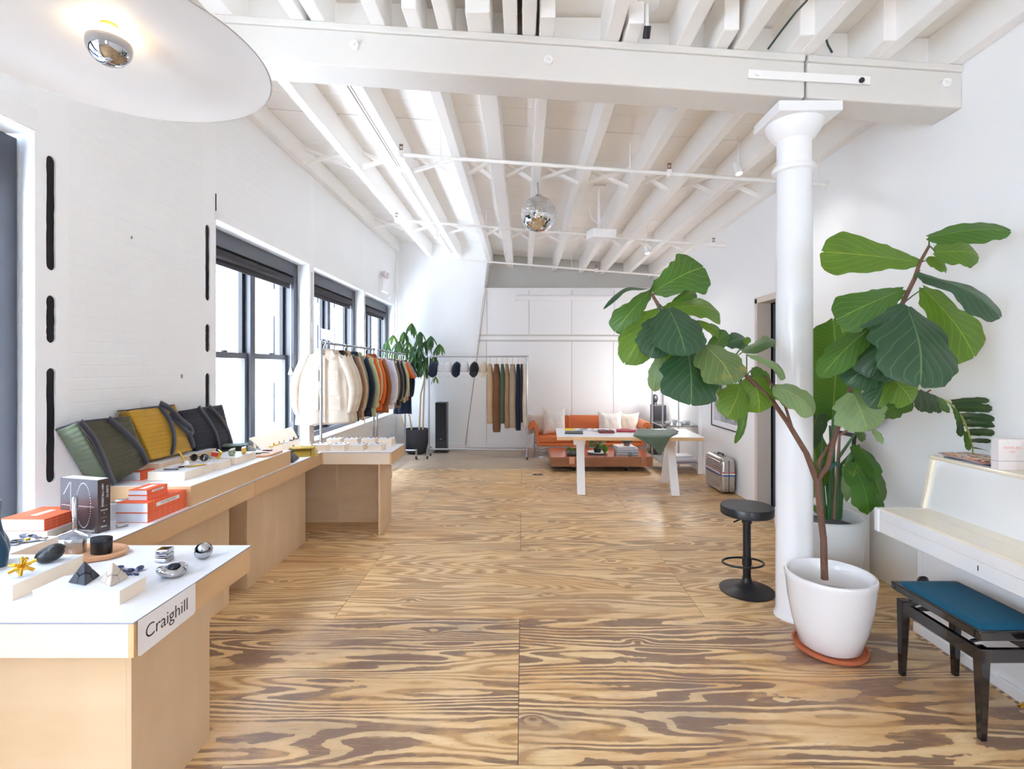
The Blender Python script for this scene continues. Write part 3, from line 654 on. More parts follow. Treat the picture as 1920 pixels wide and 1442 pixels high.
riser('riser_block', 'riser with the steel bottle openers at the left edge', 'riser', -2.5, -2.135, 2.11, 2.33, TT, .058, RG)
SG = 'sample boxes on the far counter'
ppos = [(-2.08, 'front'), (-1.90, 'front'), (-1.72, 'front'), (-1.535, 'front'), (-2.05, 'back'), (-1.87, 'back'), (-1.69, 'back'), (-1.51, 'back')]
nth = ['first', 'second', 'third', 'last']
jewel = [plain('dark_blue_enamel', (60, 62, 120), .3), plain('black_enamel', (36, 36, 44), .3), M['gold'], M['steel']]
for i, (x, rw) in enumerate(ppos):
    y0 = 5.005 if rw == 'front' else 5.30
    riser('sample_box', '%s white-topped wooden sample box from the wall in the %s row on the far counter' % (nth[i % 4], rw), 'riser', x, x+.14, y0, y0+.165 if rw == 'front' else y0+.14, TT, .066 if rw == 'front' else .082, SG)
    for k in range(4):
        zt_ = TT+(.066 if rw == 'front' else .082)
        cx, cy = x+.03+.028*k, y0+.05+.03*(k % 2)+.03
        o = B()
        if k % 2 == 0: o.tube([(cx+.009*math.cos(a), cy+.009*math.sin(a), zt_+.003) for a in [q*PI/6 for q in range(13)]], .0028, 6)
        else: o.lathe((cx, cy, zt_), [(.009, 0), (.010, .004), (.004, .006), (0, .006)], 12)
        o = o.build('small_ring' if k % 2 == 0 else 'small_charm', jewel[(i+k) % 4], smooth=50)
        tag(o, 'tiny %s on the %s box from the wall, %s row' % (('dark ring', 'round charm', 'metal ring', 'flat charm')[k], nth[i % 4], rw), 'jewellery', 'jewellery on the sample boxes')

# ---- orange boxed books
def grid_spine(t, x, y0, y1, z0, z1):
    pass
def obook(label, x0, x1, y0, y1, z0, h, n=2, words=None, group='orange books'):
    t = thing('orange_book', label, 'book', ((x0+x1)/2, (y0+y1)/2, z0), group)
    B().box(x0+.003, x1-.004, y0+.0015, y1-.002, z0+.003, z0+h-.003).build('pages', M['pages'], t)
    c = B().prism([(x0, z0+h), (x0, z0+h-.0025), (x1-.004, z0+h-.0025), (x1-.004, z0+.0025), (x0, z0+.0025), (x0, z0), (x1, z0), (x1, z0+h)], 'y', y0, y1).build('cover', M['orange'], t, bevel=.0005)
    for k in range(1, 7):                       # pale grid lines printed on the cloth
        yy_ = y0+(y1-y0)*k/7
        B().box(x1, x1+.0002, yy_-.0005, yy_+.0005, z0, z0+h).build('printed_line', plain_line, c)
    for k in range(1, 4):
        zz_ = z0+h*k/4
        B().box(x1, x1+.0002, y0, y1, zz_-.0004, zz_+.0004).build('printed_line', plain_line, c)
    ym = (y0+y1)/2
    if words:
        B().box(x1+.0002, x1+.0006, ym-.09*(y1-y0)/.3, ym+.09*(y1-y0)/.3, z0+h*.34, z0+h*.72).build('label_patch', M['paper'], t)
        text(words, h*.28, frame4((x1+.0008, ym, z0+h*.53), (0, 1, 0), (0, 0, 1)), M['ink'], t, ext=.0001)
    B().box((x0+x1)/2-.016, (x0+x1)/2+.016, ym-.05, ym+.05, z0+h, z0+h+.0005).build('label_patch', M['paper'], t)
    return t
plain_line = plain('pale_grid_line', (250, 178, 150), .6)
G = 'orange cloth books'
obook('lower thick orange book in the stack at the counter edge', -2.178, -2.005, 2.712, 3.02, TT, .053, group=G)
obook('orange book reading THE COLLECTION, second in the stack at the counter edge', -2.178, -2.005, 2.712, 3.02, TT+.0535, .053, words='THE COLLECTION', group=G)
obook('small orange book on top of the stack at the counter edge', -2.146, -2.04, 2.755, 2.91, TT+.107, .029, words=None, group=G)
obook('topmost small orange book reading THE POCKET in the counter edge stack', -2.146, -2.04, 2.755, 2.91, TT+.1365, .029, words='THE POCKET', group=G)
obook('orange book on the tier in front of the olive tote', -2.51, -2.39, 3.17, 3.40, ZT, .054, group=G)
riser('riser_block', 'low white-edged riser under the orange book beside the near window', 'riser', -2.52, -2.28, 2.43, 2.66, TT, .045, RG)
obook('large orange book lying flat left of the dark boxed book', -2.52, -2.298, 2.435, 2.66, TT+.045, .058, group=G)

# ---- dark boxed book with dotted figures
bb = thing('boxed_book', 'dark brown boxed book with a dotted 1 and 0 standing behind the chrome tripod', 'book', (-2.24, 2.58, TT))
A0, A1 = Vector((-2.373, 2.60, TT)), Vector((-2.127, 2.535, TT))
dx = (A1-A0).normalized(); dy = Vector((-dx.y, dx.x, 0)); H = .267; TH_ = .062
brown = plain('dark_brown_print', (66, 54, 54), .25, coat=.3)
q = [A0, A1, A1+dy*TH_, A0+dy*TH_]
B().hexa([p+Vector((0, 0, .0)) for p in q]+[p+Vector((0, 0, H)) for p in q]).build('slipcase', brown, bb, bevel=.0015)
q2 = [A0+dx*.006+dy*.006, A1-dx*.006+dy*.006, A1-dx*.006+dy*(TH_-.006), A0+dx*.006+dy*(TH_-.006)]
B().hexa([p+Vector((0, 0, H)) for p in q2]+[p+Vector((0, 0, H+.0015)) for p in q2]).build('page_block', M['pages'], bb)
wht = plain('printed_white', (230, 230, 236), .5)
W_ = (A1-A0).length; d = B()
def dot(u, v):
    p = A0+dx*(u*W_)-dy*.0003+Vector((0, 0, v*H)); d.tube([p, p-dy*.0006], .0022, 6)
for k in range(12): dot(.10+.16*k/11, .70+.22*k/11)
for k in range(34): dot(.29, .04+.88*k/33)
for k in range(26): dot(.05+.85*k/25, .49)
for k in range(52):
    a = -PI/2+2*PI*k/52; dot(.63+.19*math.cos(a), .51+.42*math.sin(a))
tag(d.build('printed_dots', wht, bb), kind='stuff')
def side(s, size, u, v, rot=False):
    o = A1+dx*.0006+dy*(u*TH_)+Vector((0, 0, v*H))
    text(s, size, frame4(o, (0, 0, -1) if rot else dy, dy if rot else (0, 0, 1)), wht, bb, ext=.0002)
side('NEW TYPE DESIGN', .0135, .38, .70, True); side('GUIDE TO', .0135, .74, .76, True)
side('Volume', .011, .5, .42); side('1', .011, .5, .36); side('- - - -', .014, .5, .50); side('- - - -', .014, .5, .28); side('&', .011, .5, .21); side('Notes', .011, .5, .11)

# ---- chrome tripod
tp = thing('chrome_tripod', 'polished chrome rod standing on three splayed legs before the dark boxed book', 'ornament', (-2.215, 2.50, TT))
bx, by = -2.205, 2.495
B().tube([(bx, by, TT+.022), (bx, by, TT+.19), (bx, by, TT+.197)], [.0125, .0125, .009], 16).build('rod', M['chrome'], tp, smooth=40)
for a in (-.35, -2.2, 2.75, .9):
    e = (bx+.095*math.cos(a), by+.07*math.sin(a)); B().tube([(bx, by, TT+.03), (bx+.3*(e[0]-bx), by+.3*(e[1]-by), TT+.022), (e[0], e[1], TT+.0085)], [.011, .010, .0075], 12).build('leg', M['chrome'], tp, smooth=40)
def single(o, label, cat, group=None): return tag(o, label, cat, group)
single(B().tube([(-2.10, 2.62, TT+.012), (-2.075, 2.66, TT+.012)], .011, 12).build('chrome_cylinder', M['chrome'], smooth=40), 'short chrome cylinder lying behind the dark boxed book', 'ornament')
for i, (x, y, r) in enumerate(((-2.20, 2.78, .5), (-2.215, 2.84, -.3))):
    t = thing('steel_clip', '%s bent steel clip lying behind the orange stack' % ('nearer', 'farther')[i], 'clip', (x, y, TT))
    B().obox((x-.02, y, TT+.0445), (.09, .03, .089), (0, 0, r)).build('display_block', M['trim'], t, bevel=.001)
    B().tube([(x-.05, y-.01, TT+.094), (x-.01, y, TT+.094), (x+.02, y+.01, TT+.1)], .004, 8).build('clip_wire', M['steel'], t, smooth=40)

# ---- nearest counter: puzzles and metal things
def tetra(label, c, s, rz, mat, lean=0):
    t = thing('pyramid_puzzle', label, 'puzzle', c, 'pyramid puzzles')
    R = s/math.sqrt(3); h = s*math.sqrt(2/3)
    V = [Vector((R*math.cos(rz+a), R*math.sin(rz+a), 0)) for a in (0, 2*PI/3, 4*PI/3)]+[Vector((0, 0, h))]
    V = [v+Vector(c) for v in V]; G_ = sum(V, Vector())/4
    for i in range(4):
        o_ = [j for j in range(4) if j != i]
        E = {j: (V[i]+V[j])/2 for j in o_}
        F = {}
        for a_ in range(3):
            for b2 in range(a_+1, 3):
                j, k2 = o_[a_], o_[b2]; F[(j, k2)] = (V[i]+V[j]+V[k2])/3
        cc = (V[i]*.6+G_*.4); ks = list(F.keys())
        pts = [V[i]]+[E[j] for j in o_]+[F[k2] for k2 in ks]+[G_]
        pts = [cc+(p-cc)*.975 for p in pts]; b = B(); fs = []
        for n_, (j, k2) in enumerate(ks): fs.append((0, 1+o_.index(j), 4+n_, 1+o_.index(k2)))
        for j in o_:
            adj = [4+n_ for n_, kk in enumerate(ks) if j in kk]; fs.append((1+o_.index(j), adj[0], 7, adj[1]))
        b.add(pts, fs).build('puzzle_piece', mat, t, bevel=.0035)
    return t
tetra('dark slate pyramid puzzle on the front riser', (-1.60, 1.85, TT+.0525), .095, 1.25, plain('slate_rubber', (52, 56, 66), .5))
tetra('sand coloured pyramid puzzle on the front riser', (-1.492, 1.845, TT+.0525), .092, 1.05, plain('sand_concrete', (198, 186, 172), .6))
eg = thing('dark_egg', 'matt black egg-shaped object with a notched lid on the left riser', 'ornament', (-1.885, 2.02, TT+.058))
B().ball((-1.885, 2.02, TT+.058+.031), .047, .040, .031, 28, 16, rot=(0, -.25, .35)).build('egg_body', M['black'], eg, smooth=60)
B().ball((-1.872, 2.022, TT+.058+.040), .040, .032, .030, 24, 12, rot=(0, -.3, .35), a0=0).build('egg_lid', M['black'], eg, smooth=50)
jk = thing('brass_jack', 'shiny gold jack of crossed rods on the left riser', 'ornament', (-1.86, 1.89, TT+.058))
jc = Vector((-1.862, 1.885, TT+.058+.036))
for i in range(11):
    a, e = i*2.399, math.asin(1-2*(i+.5)/11)
    dv = Vector((math.cos(e)*math.cos(a), math.cos(e)*math.sin(a), math.sin(e)*.8))
    B().tube([jc-dv*.004, jc+dv*.042], .0062, 10).build('rod', M['gold'], jk, smooth=40)
tr = thing('wooden_tray', 'oval pale wood tray under the steel tin and the black tin', 'tray', (-1.93, 2.24, TT))
woodtray = plywood('tray_maple', (214, 164, 122), (196, 146, 104))
B().lathe((-1.93, 2.245, TT), [(.145, 0), (.165, .004), (.17, .018), (.165, .0225), (.155, .0225), (.148, .014), (0, .014)], 48, 1.0, .62, caps=False).build('tray_body', woodtray, tr, smooth=50)
def tin(label, x, y, m, h=.07, rot=0):
    t = thing('oval_tin', label, 'tin', (x, y, TT+.0145), 'oval tins on the wooden tray')
    B().lathe((x, y, TT+.0145), [(.043, 0), (.0445, .003), (.0445, h*.72)], 40, 1, .62).build('tin_body', m, t, smooth=40)
    B().lathe((x, y, TT+.0145), [(.0455, h*.74), (.0455, h-.002), (.044, h), (0, h)], 40, 1, .62).build('tin_lid', m, t, smooth=40)
tin('brushed steel oval tin at the left of the wooden tray', -1.985, 2.25, M['steel'], .06)
tin('black oval tin on the wooden tray', -1.858, 2.235, M['black'])
cbx = thing('faceted_steel_ring', 'small square steel puzzle block with gold reflections near the counter back', 'puzzle', (-1.54, 2.18, TT))
for k in range(3):
    B().obox((-1.54, 2.18, TT+.010+.0185*k), (.052, .05, .0165), (0, 0, .1*k-.1)).build('steel_ring_layer', M['chrome'], cbx, bevel=.004)
sp2 = thing('steel_sphere_puzzle', 'polished steel cut sphere at the far corner of the nearest counter', 'puzzle', (-1.392, 2.21, TT))
B().ball((-1.392, 2.21, TT+.034), .036, .036, .034, 28, 16, rot=(.5, .2, 0), a0=-.5, a1=.18).build('steel_cup', M['chrome'], sp2, smooth=40)
B().ball((-1.388, 2.207, TT+.044), .026, .026, .026, 24, 14).build('inner_ball', M['steel'], sp2, smooth=60)
tq = thing('chrome_loop_puzzle', 'dark chrome interlocking loop on the nearest counter before the steel block', 'puzzle', (-1.405, 2.03, TT))
B().tube([(-1.405+.04*math.cos(a), 2.03+.032*math.sin(a), TT+.022+.006*math.sin(2*a)) for a in [k*PI/16 for k in range(33)]], .016, 14, caps=False).build('loop', M['chrome'], tq, smooth=60)
B().ball((-1.400, 2.022, TT+.032), .030, .016, .018, 22, 12, rot=(0, -.3, .5)).build('core', M['gun'], tq, smooth=60)
iri = plain('iridescent_steel', (84, 92, 128), .2, .9)
for i, (px_, py_) in enumerate(((223, 1064), (227, 1073), (244, 1069), (262, 1067), (253, 1078), (237, 1079))):
    q = P(px_, py_, 1); k_ = (CH-TT-.008)/(CH-q.z); x, y = q.x*k_, k_
    B_ = B().ball((x, y, TT+.008+.003*(i % 2)), .021-.002*(i % 3), .014, .0075, 18, 10, rot=(0, .15*(i % 3-1), .6*i))
    single(B_.build('iridescent_pebble', iri, smooth=60), 'flat iridescent steel pebble in the loose cluster behind the sand pyramid, %s' % ('farthest left', 'lower left', 'middle', 'farthest right', 'front right', 'front left')[i], 'pebble', 'iridescent pebbles')
zr = TT+.058
for i, (x, y, rz) in enumerate(((-2.20, 2.25, .3), (-2.27, 2.2, .1), (-2.24, 2.30, -.4))):
    t = thing('bottle_opener', ('flat steel bottle opener with a brass hub at the riser edge', 'smaller steel opener half hidden at the left edge', 'dark blue-handled opener at the back of the left riser')[i], 'opener', (x, y, zr), 'bottle openers on the left riser')
    R_ = Matrix.Rotation(rz, 3, 'Z'); c = Vector((x, y, zr))
    def w2(u, v, z): return c+R_@Vector((u, v, z))
    mt = (M['chrome'], M['chrome'], plain('dark_blue_steel', (54, 60, 90), .3, .6))[i]
    out = [(-.06, -.012), (-.03, -.022), (.02, -.02), (.05, -.010), (.07, -.014), (.075, 0), (.07, .014), (.05, .010), (.02, .02), (-.03, .022), (-.06, .012)]
    vs = [w2(u, v, .006) for u, v in out]+[w2(u, v, .012) for u, v in out]; n_ = len(out)
    B().add(vs, [tuple(range(n_-1, -1, -1)), tuple(range(n_, 2*n_))]+[(k, (k+1) % n_, n_+(k+1) % n_, n_+k) for k in range(n_)]).build('opener_plate', mt, t, bevel=.0015)
    B().tube([w2(0, 0, 0), w2(0, 0, .018)], .011, 14).build('hub', M['gold'] if i == 0 else M['steel'], t, smooth=40)
# teal cloth bag cut by the left edge
cb = B()
def bagf(u, v):
    a = 2*PI*u; fold = 1+.16*math.sin(5*a+3*v)+.07*math.sin(11*a-4*v)
    r = (.075+.05*(1-v)**2+.012*math.sin(7*v))*fold*(1 if v < .97 else .3)
    return (-2.105+r*.62*math.cos(a)+.02*math.sin(3*v), 1.955+r*.7*math.sin(a), zr+.26*v)
cb.grid(bagf, 60, 26)
single(cb.build('teal_cloth_pouch', fabric('dark_teal_suede', (14, 62, 88), .7, .3, .8), smooth=60), 'dark teal crumpled cloth pouch at the very left edge of the nearest counter', 'pouch')

# ---- things on the tier
q = (-2.30, 3.30, ZT+.055)
hn = thing('pen_stand', 'white pen stand with a brass pen leaning in it on the first tier riser', 'pen holder', (-2.235, 3.37, ZT+.055))
B().lathe((-2.235, 3.37, ZT+.055), [(.028, 0), (.026, .006), (.012, .018), (.010, .035), (0, .035)], 18, 1.3, 1).build('stand_body', M['potw'], hn, smooth=50)
B().tube([(-2.235, 3.37, ZT+.075), (-2.285, 3.365, ZT+.155)], .006, 10).build('brass_pen', M['gold'], hn, smooth=50)
for i, (x, y, mt, lb) in enumerate(((-2.235, 3.225, M['gun'], 'long dark pen lying at the front of the first tier riser'), (-2.19, 3.33, M['black'], 'short black pen beside the pen stand'), (-2.165, 3.35, M['steel'], 'steel pen between the black and the brass pens'), (-2.14, 3.345, M['gold'], 'brass pen nearest the room on the first tier riser'))):
    z = ZT+.055+.0055
    p = B().tube([(x-.045, y-.004 if i == 0 else y-.04, z), (x+.035 if i == 0 else x+.02, y if i == 0 else y+.04, z), (x+.045 if i == 0 else x+.024, y if i == 0 else y+.05, z)], [.005, .005, .002], 8)
    single(p.build('pen', mt, smooth=50), lb, 'pen', 'pens on the first tier riser')
sgk = thing('sunglasses', 'dark folded sunglasses on the second tier riser', 'glasses', (-2.27, 3.57, ZT+.05))
lens = plain('smoked_lens', (46, 44, 46), .1, coat=.5)
for k in (-1, 1):
    B().lathe((-2.27+.034*k, 3.56, ZT+.052), [(.0, 0), (.0, .001)], 4).build('pad', lens, sgk) if 0 else None
    cc = (-2.27+.036*k, 3.555, ZT+.05+.026)
    B().ball(cc, .030, .005, .026, 18, 10, rot=(-.2, 0, .15*k)).build('lens', lens, sgk, smooth=60)
B().tube([(-2.245, 3.553, ZT+.08), (-2.27, 3.55, ZT+.084), (-2.295, 3.553, ZT+.08)], .003, 6).build('bridge', M['black'], sgk, smooth=60)
for k in (-1, 1): B().tube([(-2.27+.066*k, 3.555, ZT+.08), (-2.27+.06*k, 3.60, ZT+.07), (-2.27+.03*k, 3.625, ZT+.053)], .0028, 6).build('temple', M['black'], sgk, smooth=60)
kc = [('wood_key_case', 'slim wooden key case propped up before the red one', M['gold'], (-2.155, 3.60, ZT+.05), (.022, .012, .065), (.15, .55, 0)),
      ('red_key_case', 'small red key case on the third tier riser', M['red'], (-2.26, 3.73, ZT+.052), (.05, .03, .03), (0, .2, .3)),
      ('green_card_case', 'sage green card case standing on the third tier riser', plain('sage_leather', (138, 152, 122), .5), (-2.18, 3.80, ZT+.052), (.03, .10, .038), (0, -.15, .35)),
      ('mustard_card_case', 'mustard card case standing on the third tier riser', plain('mustard_leather', (222, 176, 66), .5), (-2.135, 3.88, ZT+.052), (.028, .09, .04), (0, -.15, .45))]
for nm, lb, mt, c, sz, rt in kc:
    t = thing(nm, lb, 'case', c); B().obox((c[0], c[1], c[2]+sz[2]/2+.003), sz, rt).build('case_body', mt, t, bevel=.004)
    B().obox((c[0], c[1], c[2]+sz[2]+.0035), (sz[0]*1.05, sz[1]*1.02, .003), rt).build('case_edge', M['taupe'], t)
ot = thing('oval_display_tray', 'pale oval wooden tray with knives at the end of the tier', 'tray', (-2.10, 4.12, ZT))
B().prism([(-2.10+.10*math.copysign(abs(math.cos(a))**.5, math.cos(a)), 4.13+.15*math.copysign(abs(math.sin(a))**.5, math.sin(a))) for a in [k*2*PI/32 for k in range(32)]], 'z', ZT, ZT+.016).build('tray_body', woodtray, ot, bevel=.004)
for i, (x, y) in enumerate(((-2.13, 4.04), (-2.09, 4.10), (-2.11, 4.19))):
    t = thing('folding_knife', ('dark folded knife nearest on the pale tray', 'steel folded knife in the middle of the pale tray', 'brown folded knife farthest on the pale tray')[i], 'knife', (x, y, ZT+.016), 'knives on the pale tray')
    B().tube([(x-.04, y, ZT+.022), (x, y+.003, ZT+.022), (x+.04, y, ZT+.022)], [.004, .006, .004], 8).build('handle', (M['black'], M['steel'], plain('brown_horn', (110, 60, 50), .4))[i], t, smooth=60)
    B().tube([(x-.005, y+.007, ZT+.022), (x+.036, y+.006, ZT+.022)], .0022, 6).build('blade', M['chrome'], t, smooth=60)

# ---- quilted totes
def quad3(A, Bp, C, D, nu, nv, fn):            # bilinear patch with a displacement
    A, Bp, C, D = map(Vector, (A, Bp, C, D))
    n_ = (Bp-A).cross(D-A).normalized()
    return lambda u, v: (A*(1-u)+Bp*u)*(1-v)+(D*(1-u)+C*u)*v+n_*fn(u, v)
def tote(name, label, fTL, fTR, fBR, fBL, back, col, rim, nq=12, straps=()):
    fTL, fTR, fBR, fBL = map(Vector, (fTL, fTR, fBR, fBL)); bk = [Vector(b) for b in back]   # back TL TR BR BL
    t = thing(name, label, 'bag', ((fBL+fBR)/2).to_tuple()[:2]+(min(fBL.z, fBR.z),), 'quilted totes against the wall')
    q_ = lambda u, v: .0035*abs(math.sin(PI*nq*v))**.5+.018*math.sin(PI*u)*math.sin(PI*v)+.004*math.sin(7*u+4*v)
    sg_ = 1 if (fTR-fTL).cross(fBL-fTL).x > 0 else -1
    B().grid(quad3(fTL, fTR, fBR, fBL, 0, 0, lambda u, v: sg_*q_(u, v)), 24, nq*6).build('front_panel', col, t, smooth=60, solid=.004)
    B().grid(quad3(bk[0], bk[1], bk[2], bk[3], 0, 0, lambda u, v: 0), 6, 8).build('back_panel', col, t, smooth=60, solid=.004)
    B().grid(quad3(bk[0], fTL, fBL, bk[3], 0, 0, lambda u, v: -.012*math.sin(PI*u)-.002*math.sin(PI*nq*2*v)), 8, nq*5).build('gusset', gus(col), t, smooth=60, solid=.004)
    B().grid(quad3(fTR, bk[1], bk[2], fBR, 0, 0, lambda u, v: -.012*math.sin(PI*u)), 8, 20).build('gusset', gus(col), t, smooth=60, solid=.004)
    B().grid(quad3(fBL, fBR, bk[2], bk[3], 0, 0, lambda u, v: 0), 6, 4).build('base_panel', col, t, solid=.004)
    B().tube([bk[0], fTL, fTL.lerp(fTR, .5)+Vector((sg_*0+.004, 0, .004)), fTR, bk[1], bk[0]], .0065, 8).build('top_binding', rim, t, smooth=60)
    out = (fTR-fTL).cross(fBL-fTL).normalized()
    if out.x < 0: out = -out
    for pts in straps:
        pp = [(fTL*(1-u)+fTR*u)*(1-v)+(fBL*(1-u)+fBR*u)*v+out*(.010+.018*math.sin(PI*min(max(u, 0), 1))*math.sin(PI*min(max(v, 0), 1))+o_) for u, v, o_ in pts]
        ctl = [pp[0]]+pp+[pp[-1]]; sm = []
        for i in range(1, len(ctl)-2):
            p0, p1, p2, p3 = ctl[i-1:i+3]
            for k in range(5):
                f = k/5; sm.append(.5*((2*p1)+(p2-p0)*f+(2*p0-5*p1+4*p2-p3)*f*f+(3*p1-p0-3*p2+p3)*f**3))
        pp = sm+[pp[-1]]
        s = B(); wd = .019
        for i in range(len(pp)):
            dd = (pp[min(i+1, len(pp)-1)]-pp[max(i-1, 0)]).normalized(); sd = dd.cross(out).normalized()*wd
            s.v += [pp[i]-sd, pp[i]+sd]
        s.f = [(2*i, 2*i+1, 2*i+3, 2*i+2) for i in range(len(pp)-1)]
        s.build('strap', rim, t, smooth=60, solid=.003)
    return t
_g = {}
def gus(m):
    if m.name not in _g: _g[m.name] = fabric(m.name+'_gusset', {'olive_quilt': (112, 126, 104), 'mustard_quilt': (186, 144, 48), 'ink_quilt': (24, 28, 38)}[m.name], .7)
    return _g[m.name]
olive, must, inkq = fabric('olive_quilt', (84, 82, 64), .7), fabric('mustard_quilt', (204, 158, 52), .7), fabric('ink_quilt', (34, 38, 50), .7)
band = fabric('charcoal_webbing', (62, 64, 74), .7)
tote('olive_tote', 'olive quilted tote slouching against the wall behind the orange books',
     (-2.45, 2.787, 1.345), (-2.45, 3.15, 1.335), (-2.40, 3.234, 1.03), (-2.45, 3.02, .95),
     [(-2.555, 2.775, 1.305), (-2.555, 3.2, 1.30), (-2.555, 3.28, 1.035), (-2.555, 2.99, .955)], olive, band, 14,
     straps=[[(0.02, -.01, 0), (.06, .25, .012), (.02, .55, .02), (-.0, .8, .012), (.02, 1.0, .0)], [(.55, -.02, 0), (.66, .2, .012), (.8, .45, .014), (.92, .7, .01), (.99, .98, 0)]])
tote('mustard_tote', 'mustard yellow quilted tote with a looped charcoal strap',
     (-2.46, 3.15, 1.378), (-2.45, 3.56, 1.38), (-2.40, 3.68, 1.045), (-2.42, 3.30, 1.045),
     [(-2.555, 3.2, 1.37), (-2.555, 3.6, 1.36), (-2.5, 3.7, 1.045), (-2.5, 3.32, 1.045)], must, band, 12,
     straps=[[(.66, -.02, .0), (.66, .25, .01), (.62, .5, .012), (.55, .75, .01), (.46, .99, 0)],
             [(.68, -.08, .0), (.78, .06, .02), (.86, .28, .03), (.96, .42, .035), (1.05, .5, .03), (1.04, .62, .03), (.93, .6, .03), (.84, .45, .025), (.78, .3, .015), (.76, .15, .01)],
             [(.9, .42, .02), (1.0, .6, .01), (1.04, .8, .006), (1.03, .96, 0)]])
tote('black_tote', 'ink black quilted tote leaning at the end of the brick wall',
     (-2.47, 3.64, 1.325), (-2.46, 4.14, 1.335), (-2.41, 4.22, .955), (-2.42, 3.80, .955),
     [(-2.555, 3.66, 1.315), (-2.555, 4.15, 1.32), (-2.53, 4.22, .955), (-2.53, 3.82, .955)], inkq, fabric('black_webbing', (50, 52, 62), .6), 12,
     straps=[[(.42, -.05, 0), (.45, .2, .012), (.5, .5, .014), (.52, .8, .01), (.5, 1, 0)], [(.66, -.02, 0), (.78, .25, .012), (.9, .55, .012), (.97, .95, 0)]])

# ---- tool pouches and the peg board
def pouch(name, label, c, sz, rz, m1, m2, group='folded tool pouches'):
    t = thing(name, label, 'pouch', c, group, rz)
    sx_, sy_, sz_ = sz
    def fn(u, v):
        x = (u-.5)*sx_; y = (v-.5)*sy_; e = (max(0, 1-abs(2*u-1)**3)*max(0, 1-abs(2*v-1)**4))**.55
        return (x, y, sz_*e*(.7+.3*math.sin(PI*v*.9)+.06*math.sin(9*u+5*v)))
    B().grid(fn, 24, 20).build('pouch_body', m1, t, smooth=60, local=True)
    B().grid(lambda u, v: ((u-.5)*sx_*.86, (-.42+.42*v)*sy_, sz_*(.86+.2*math.sin(PI*v))+.008), 12, 10).build('pocket_flap', m1, t, smooth=60, local=True, solid=.006)
    for k in (-.3, .3):
        B().tube([(k*sx_, -sy_*.5, .01), (k*sx_, -sy_*.42, sz_*.95), (k*sx_, 0, sz_*1.18), (k*sx_, sy_*.42, sz_*.9), (k*sx_, sy_*.5, .01)], .011, 6, flat=.25).build('strap', m2, t, smooth=60, local=True)
    B().lathe((0, -sy_*.2, sz_*1.0+.01), [(.012, 0), (.012, .006), (0, .006)], 12).build('buckle', M['gun'], t, smooth=40, local=True)
    return t
pouch('green_pouch', 'dark sage folded pouch lying on the tier by the window', (-2.36, 4.17, ZT), (.26, .28, .075), .3, fabric('sage_nylon', (92, 112, 100), .5), band)
pouch('black_pouch', 'black folded pouch between the tier and the mustard pouch', (-2.15, 4.50, TT), (.26, .24, .085), .2, fabric('black_nylon', (40, 46, 60), .5), band)
pouch('mustard_pouch', 'mustard yellow folded pouch before the corner of the counters', (-2.10, 4.83, TT), (.27, .30, .075), .35, fabric('mustard_nylon', (206, 170, 66), .5), band)
pg = thing('hook_board', 'slanted plywood board with small hooks propped under the window', 'board', (-2.4, 5.0, TT))
b0, b1, t0, t1 = Vector((-2.30, 4.64, TT+.003)), Vector((-2.26, 5.2, TT+.095)), Vector((-2.50, 4.64, 1.0)), Vector((-2.46, 5.40, 1.012))
nn = (b1-b0).cross(t0-b0).normalized()*.012
b1 = Vector((-2.28, 5.25, TT+.01))
B().hexa([b0, b1, b1-nn, b0-nn, t0, t1, t1-nn, t0-nn]).build('board_panel', M['plyp'], pg, bevel=.001)
B().bar(t0+Vector((-.01, .1, -.02)), Vector((-2.52, 4.78, TT)), .02, .012).build('prop', M['ply'], pg)
fnb = lambda u, v: (b0*(1-u)+b1*u)*(1-v)+(t0*(1-u)+t1*u)*v
hk = [M['gold'], M['gold'], M['steel'], M['trim'], M['gun'], plain('walnut_peg', (96, 72, 60), .5)]
for i in range(6):
    a = fnb(.18+.14*i, .45); 
    B().tube([a, a+Vector((.035, -.01, .0)), a+Vector((.05, -.012, .008)), a+Vector((.052, -.012, .035))], .006, 8).build('hook', hk[i], pg, smooth=60)
# ================================================================ CLOTHES RAILS
def rack(label, a, b_, z0, z1, foot=.2, footdir=None, zbar=.16):
    a, b_ = Vector((*a, 0)), Vector((*b_, 0)); d = (b_-a).normalized(); s = Vector((-d.y, d.x, 0)) if footdir is None else Vector(footdir)
    t = thing('clothes_rail', label, 'clothes rail', ((a+b_)/2).to_tuple(), 'rolling pipe clothes rails')
    up = Vector((0, 0, 1)); r = .0155
    B().tube([a+up*z0-d*.03, b_+up*z1+d*.03], r, 12).build('hanging_bar', M['steel'], t, smooth=50)
    for p, z in ((a, z0), (b_, z1)):
        B().tube([p+up*zbar, p+up*(z+.02)], r, 12).build('upright', M['steel'], t, smooth=50)
        B().tube([p-s*foot+up*zbar, p+s*foot+up*zbar], r, 12).build('foot_bar', M['steel'], t, smooth=50)
        for k in (-1, 1):
            e = p+s*foot*k
            B().tube([e+up*(zbar+.02), e+up*.085], .02, 12).build('elbow', M['steel'], t, smooth=50)
            c = B().tube([e+up*.085, e+up*.065], .03, 12).build('caster_plate', M['steel'], t, smooth=50)
            B().box(e.x-.018, e.x+.018, e.y-.012, e.y+.02, .03, .075).build('caster_fork', M['steel'], t)
            B().tube([e+Vector((-.012, .012, .034)), e+Vector((.012, .012, .034))], .034, 16).build('caster_wheel', M['dark'], t, smooth=40)
    B().tube([a+up*zbar, b_+up*zbar], r, 12).build('base_bar', M['steel'], t, smooth=50)
    return t
RA0, RA1 = (-2.25, 5.65), (-2.16, 7.35)
RB0, RB1 = (-2.155, 7.5), (-2.10, 9.05)
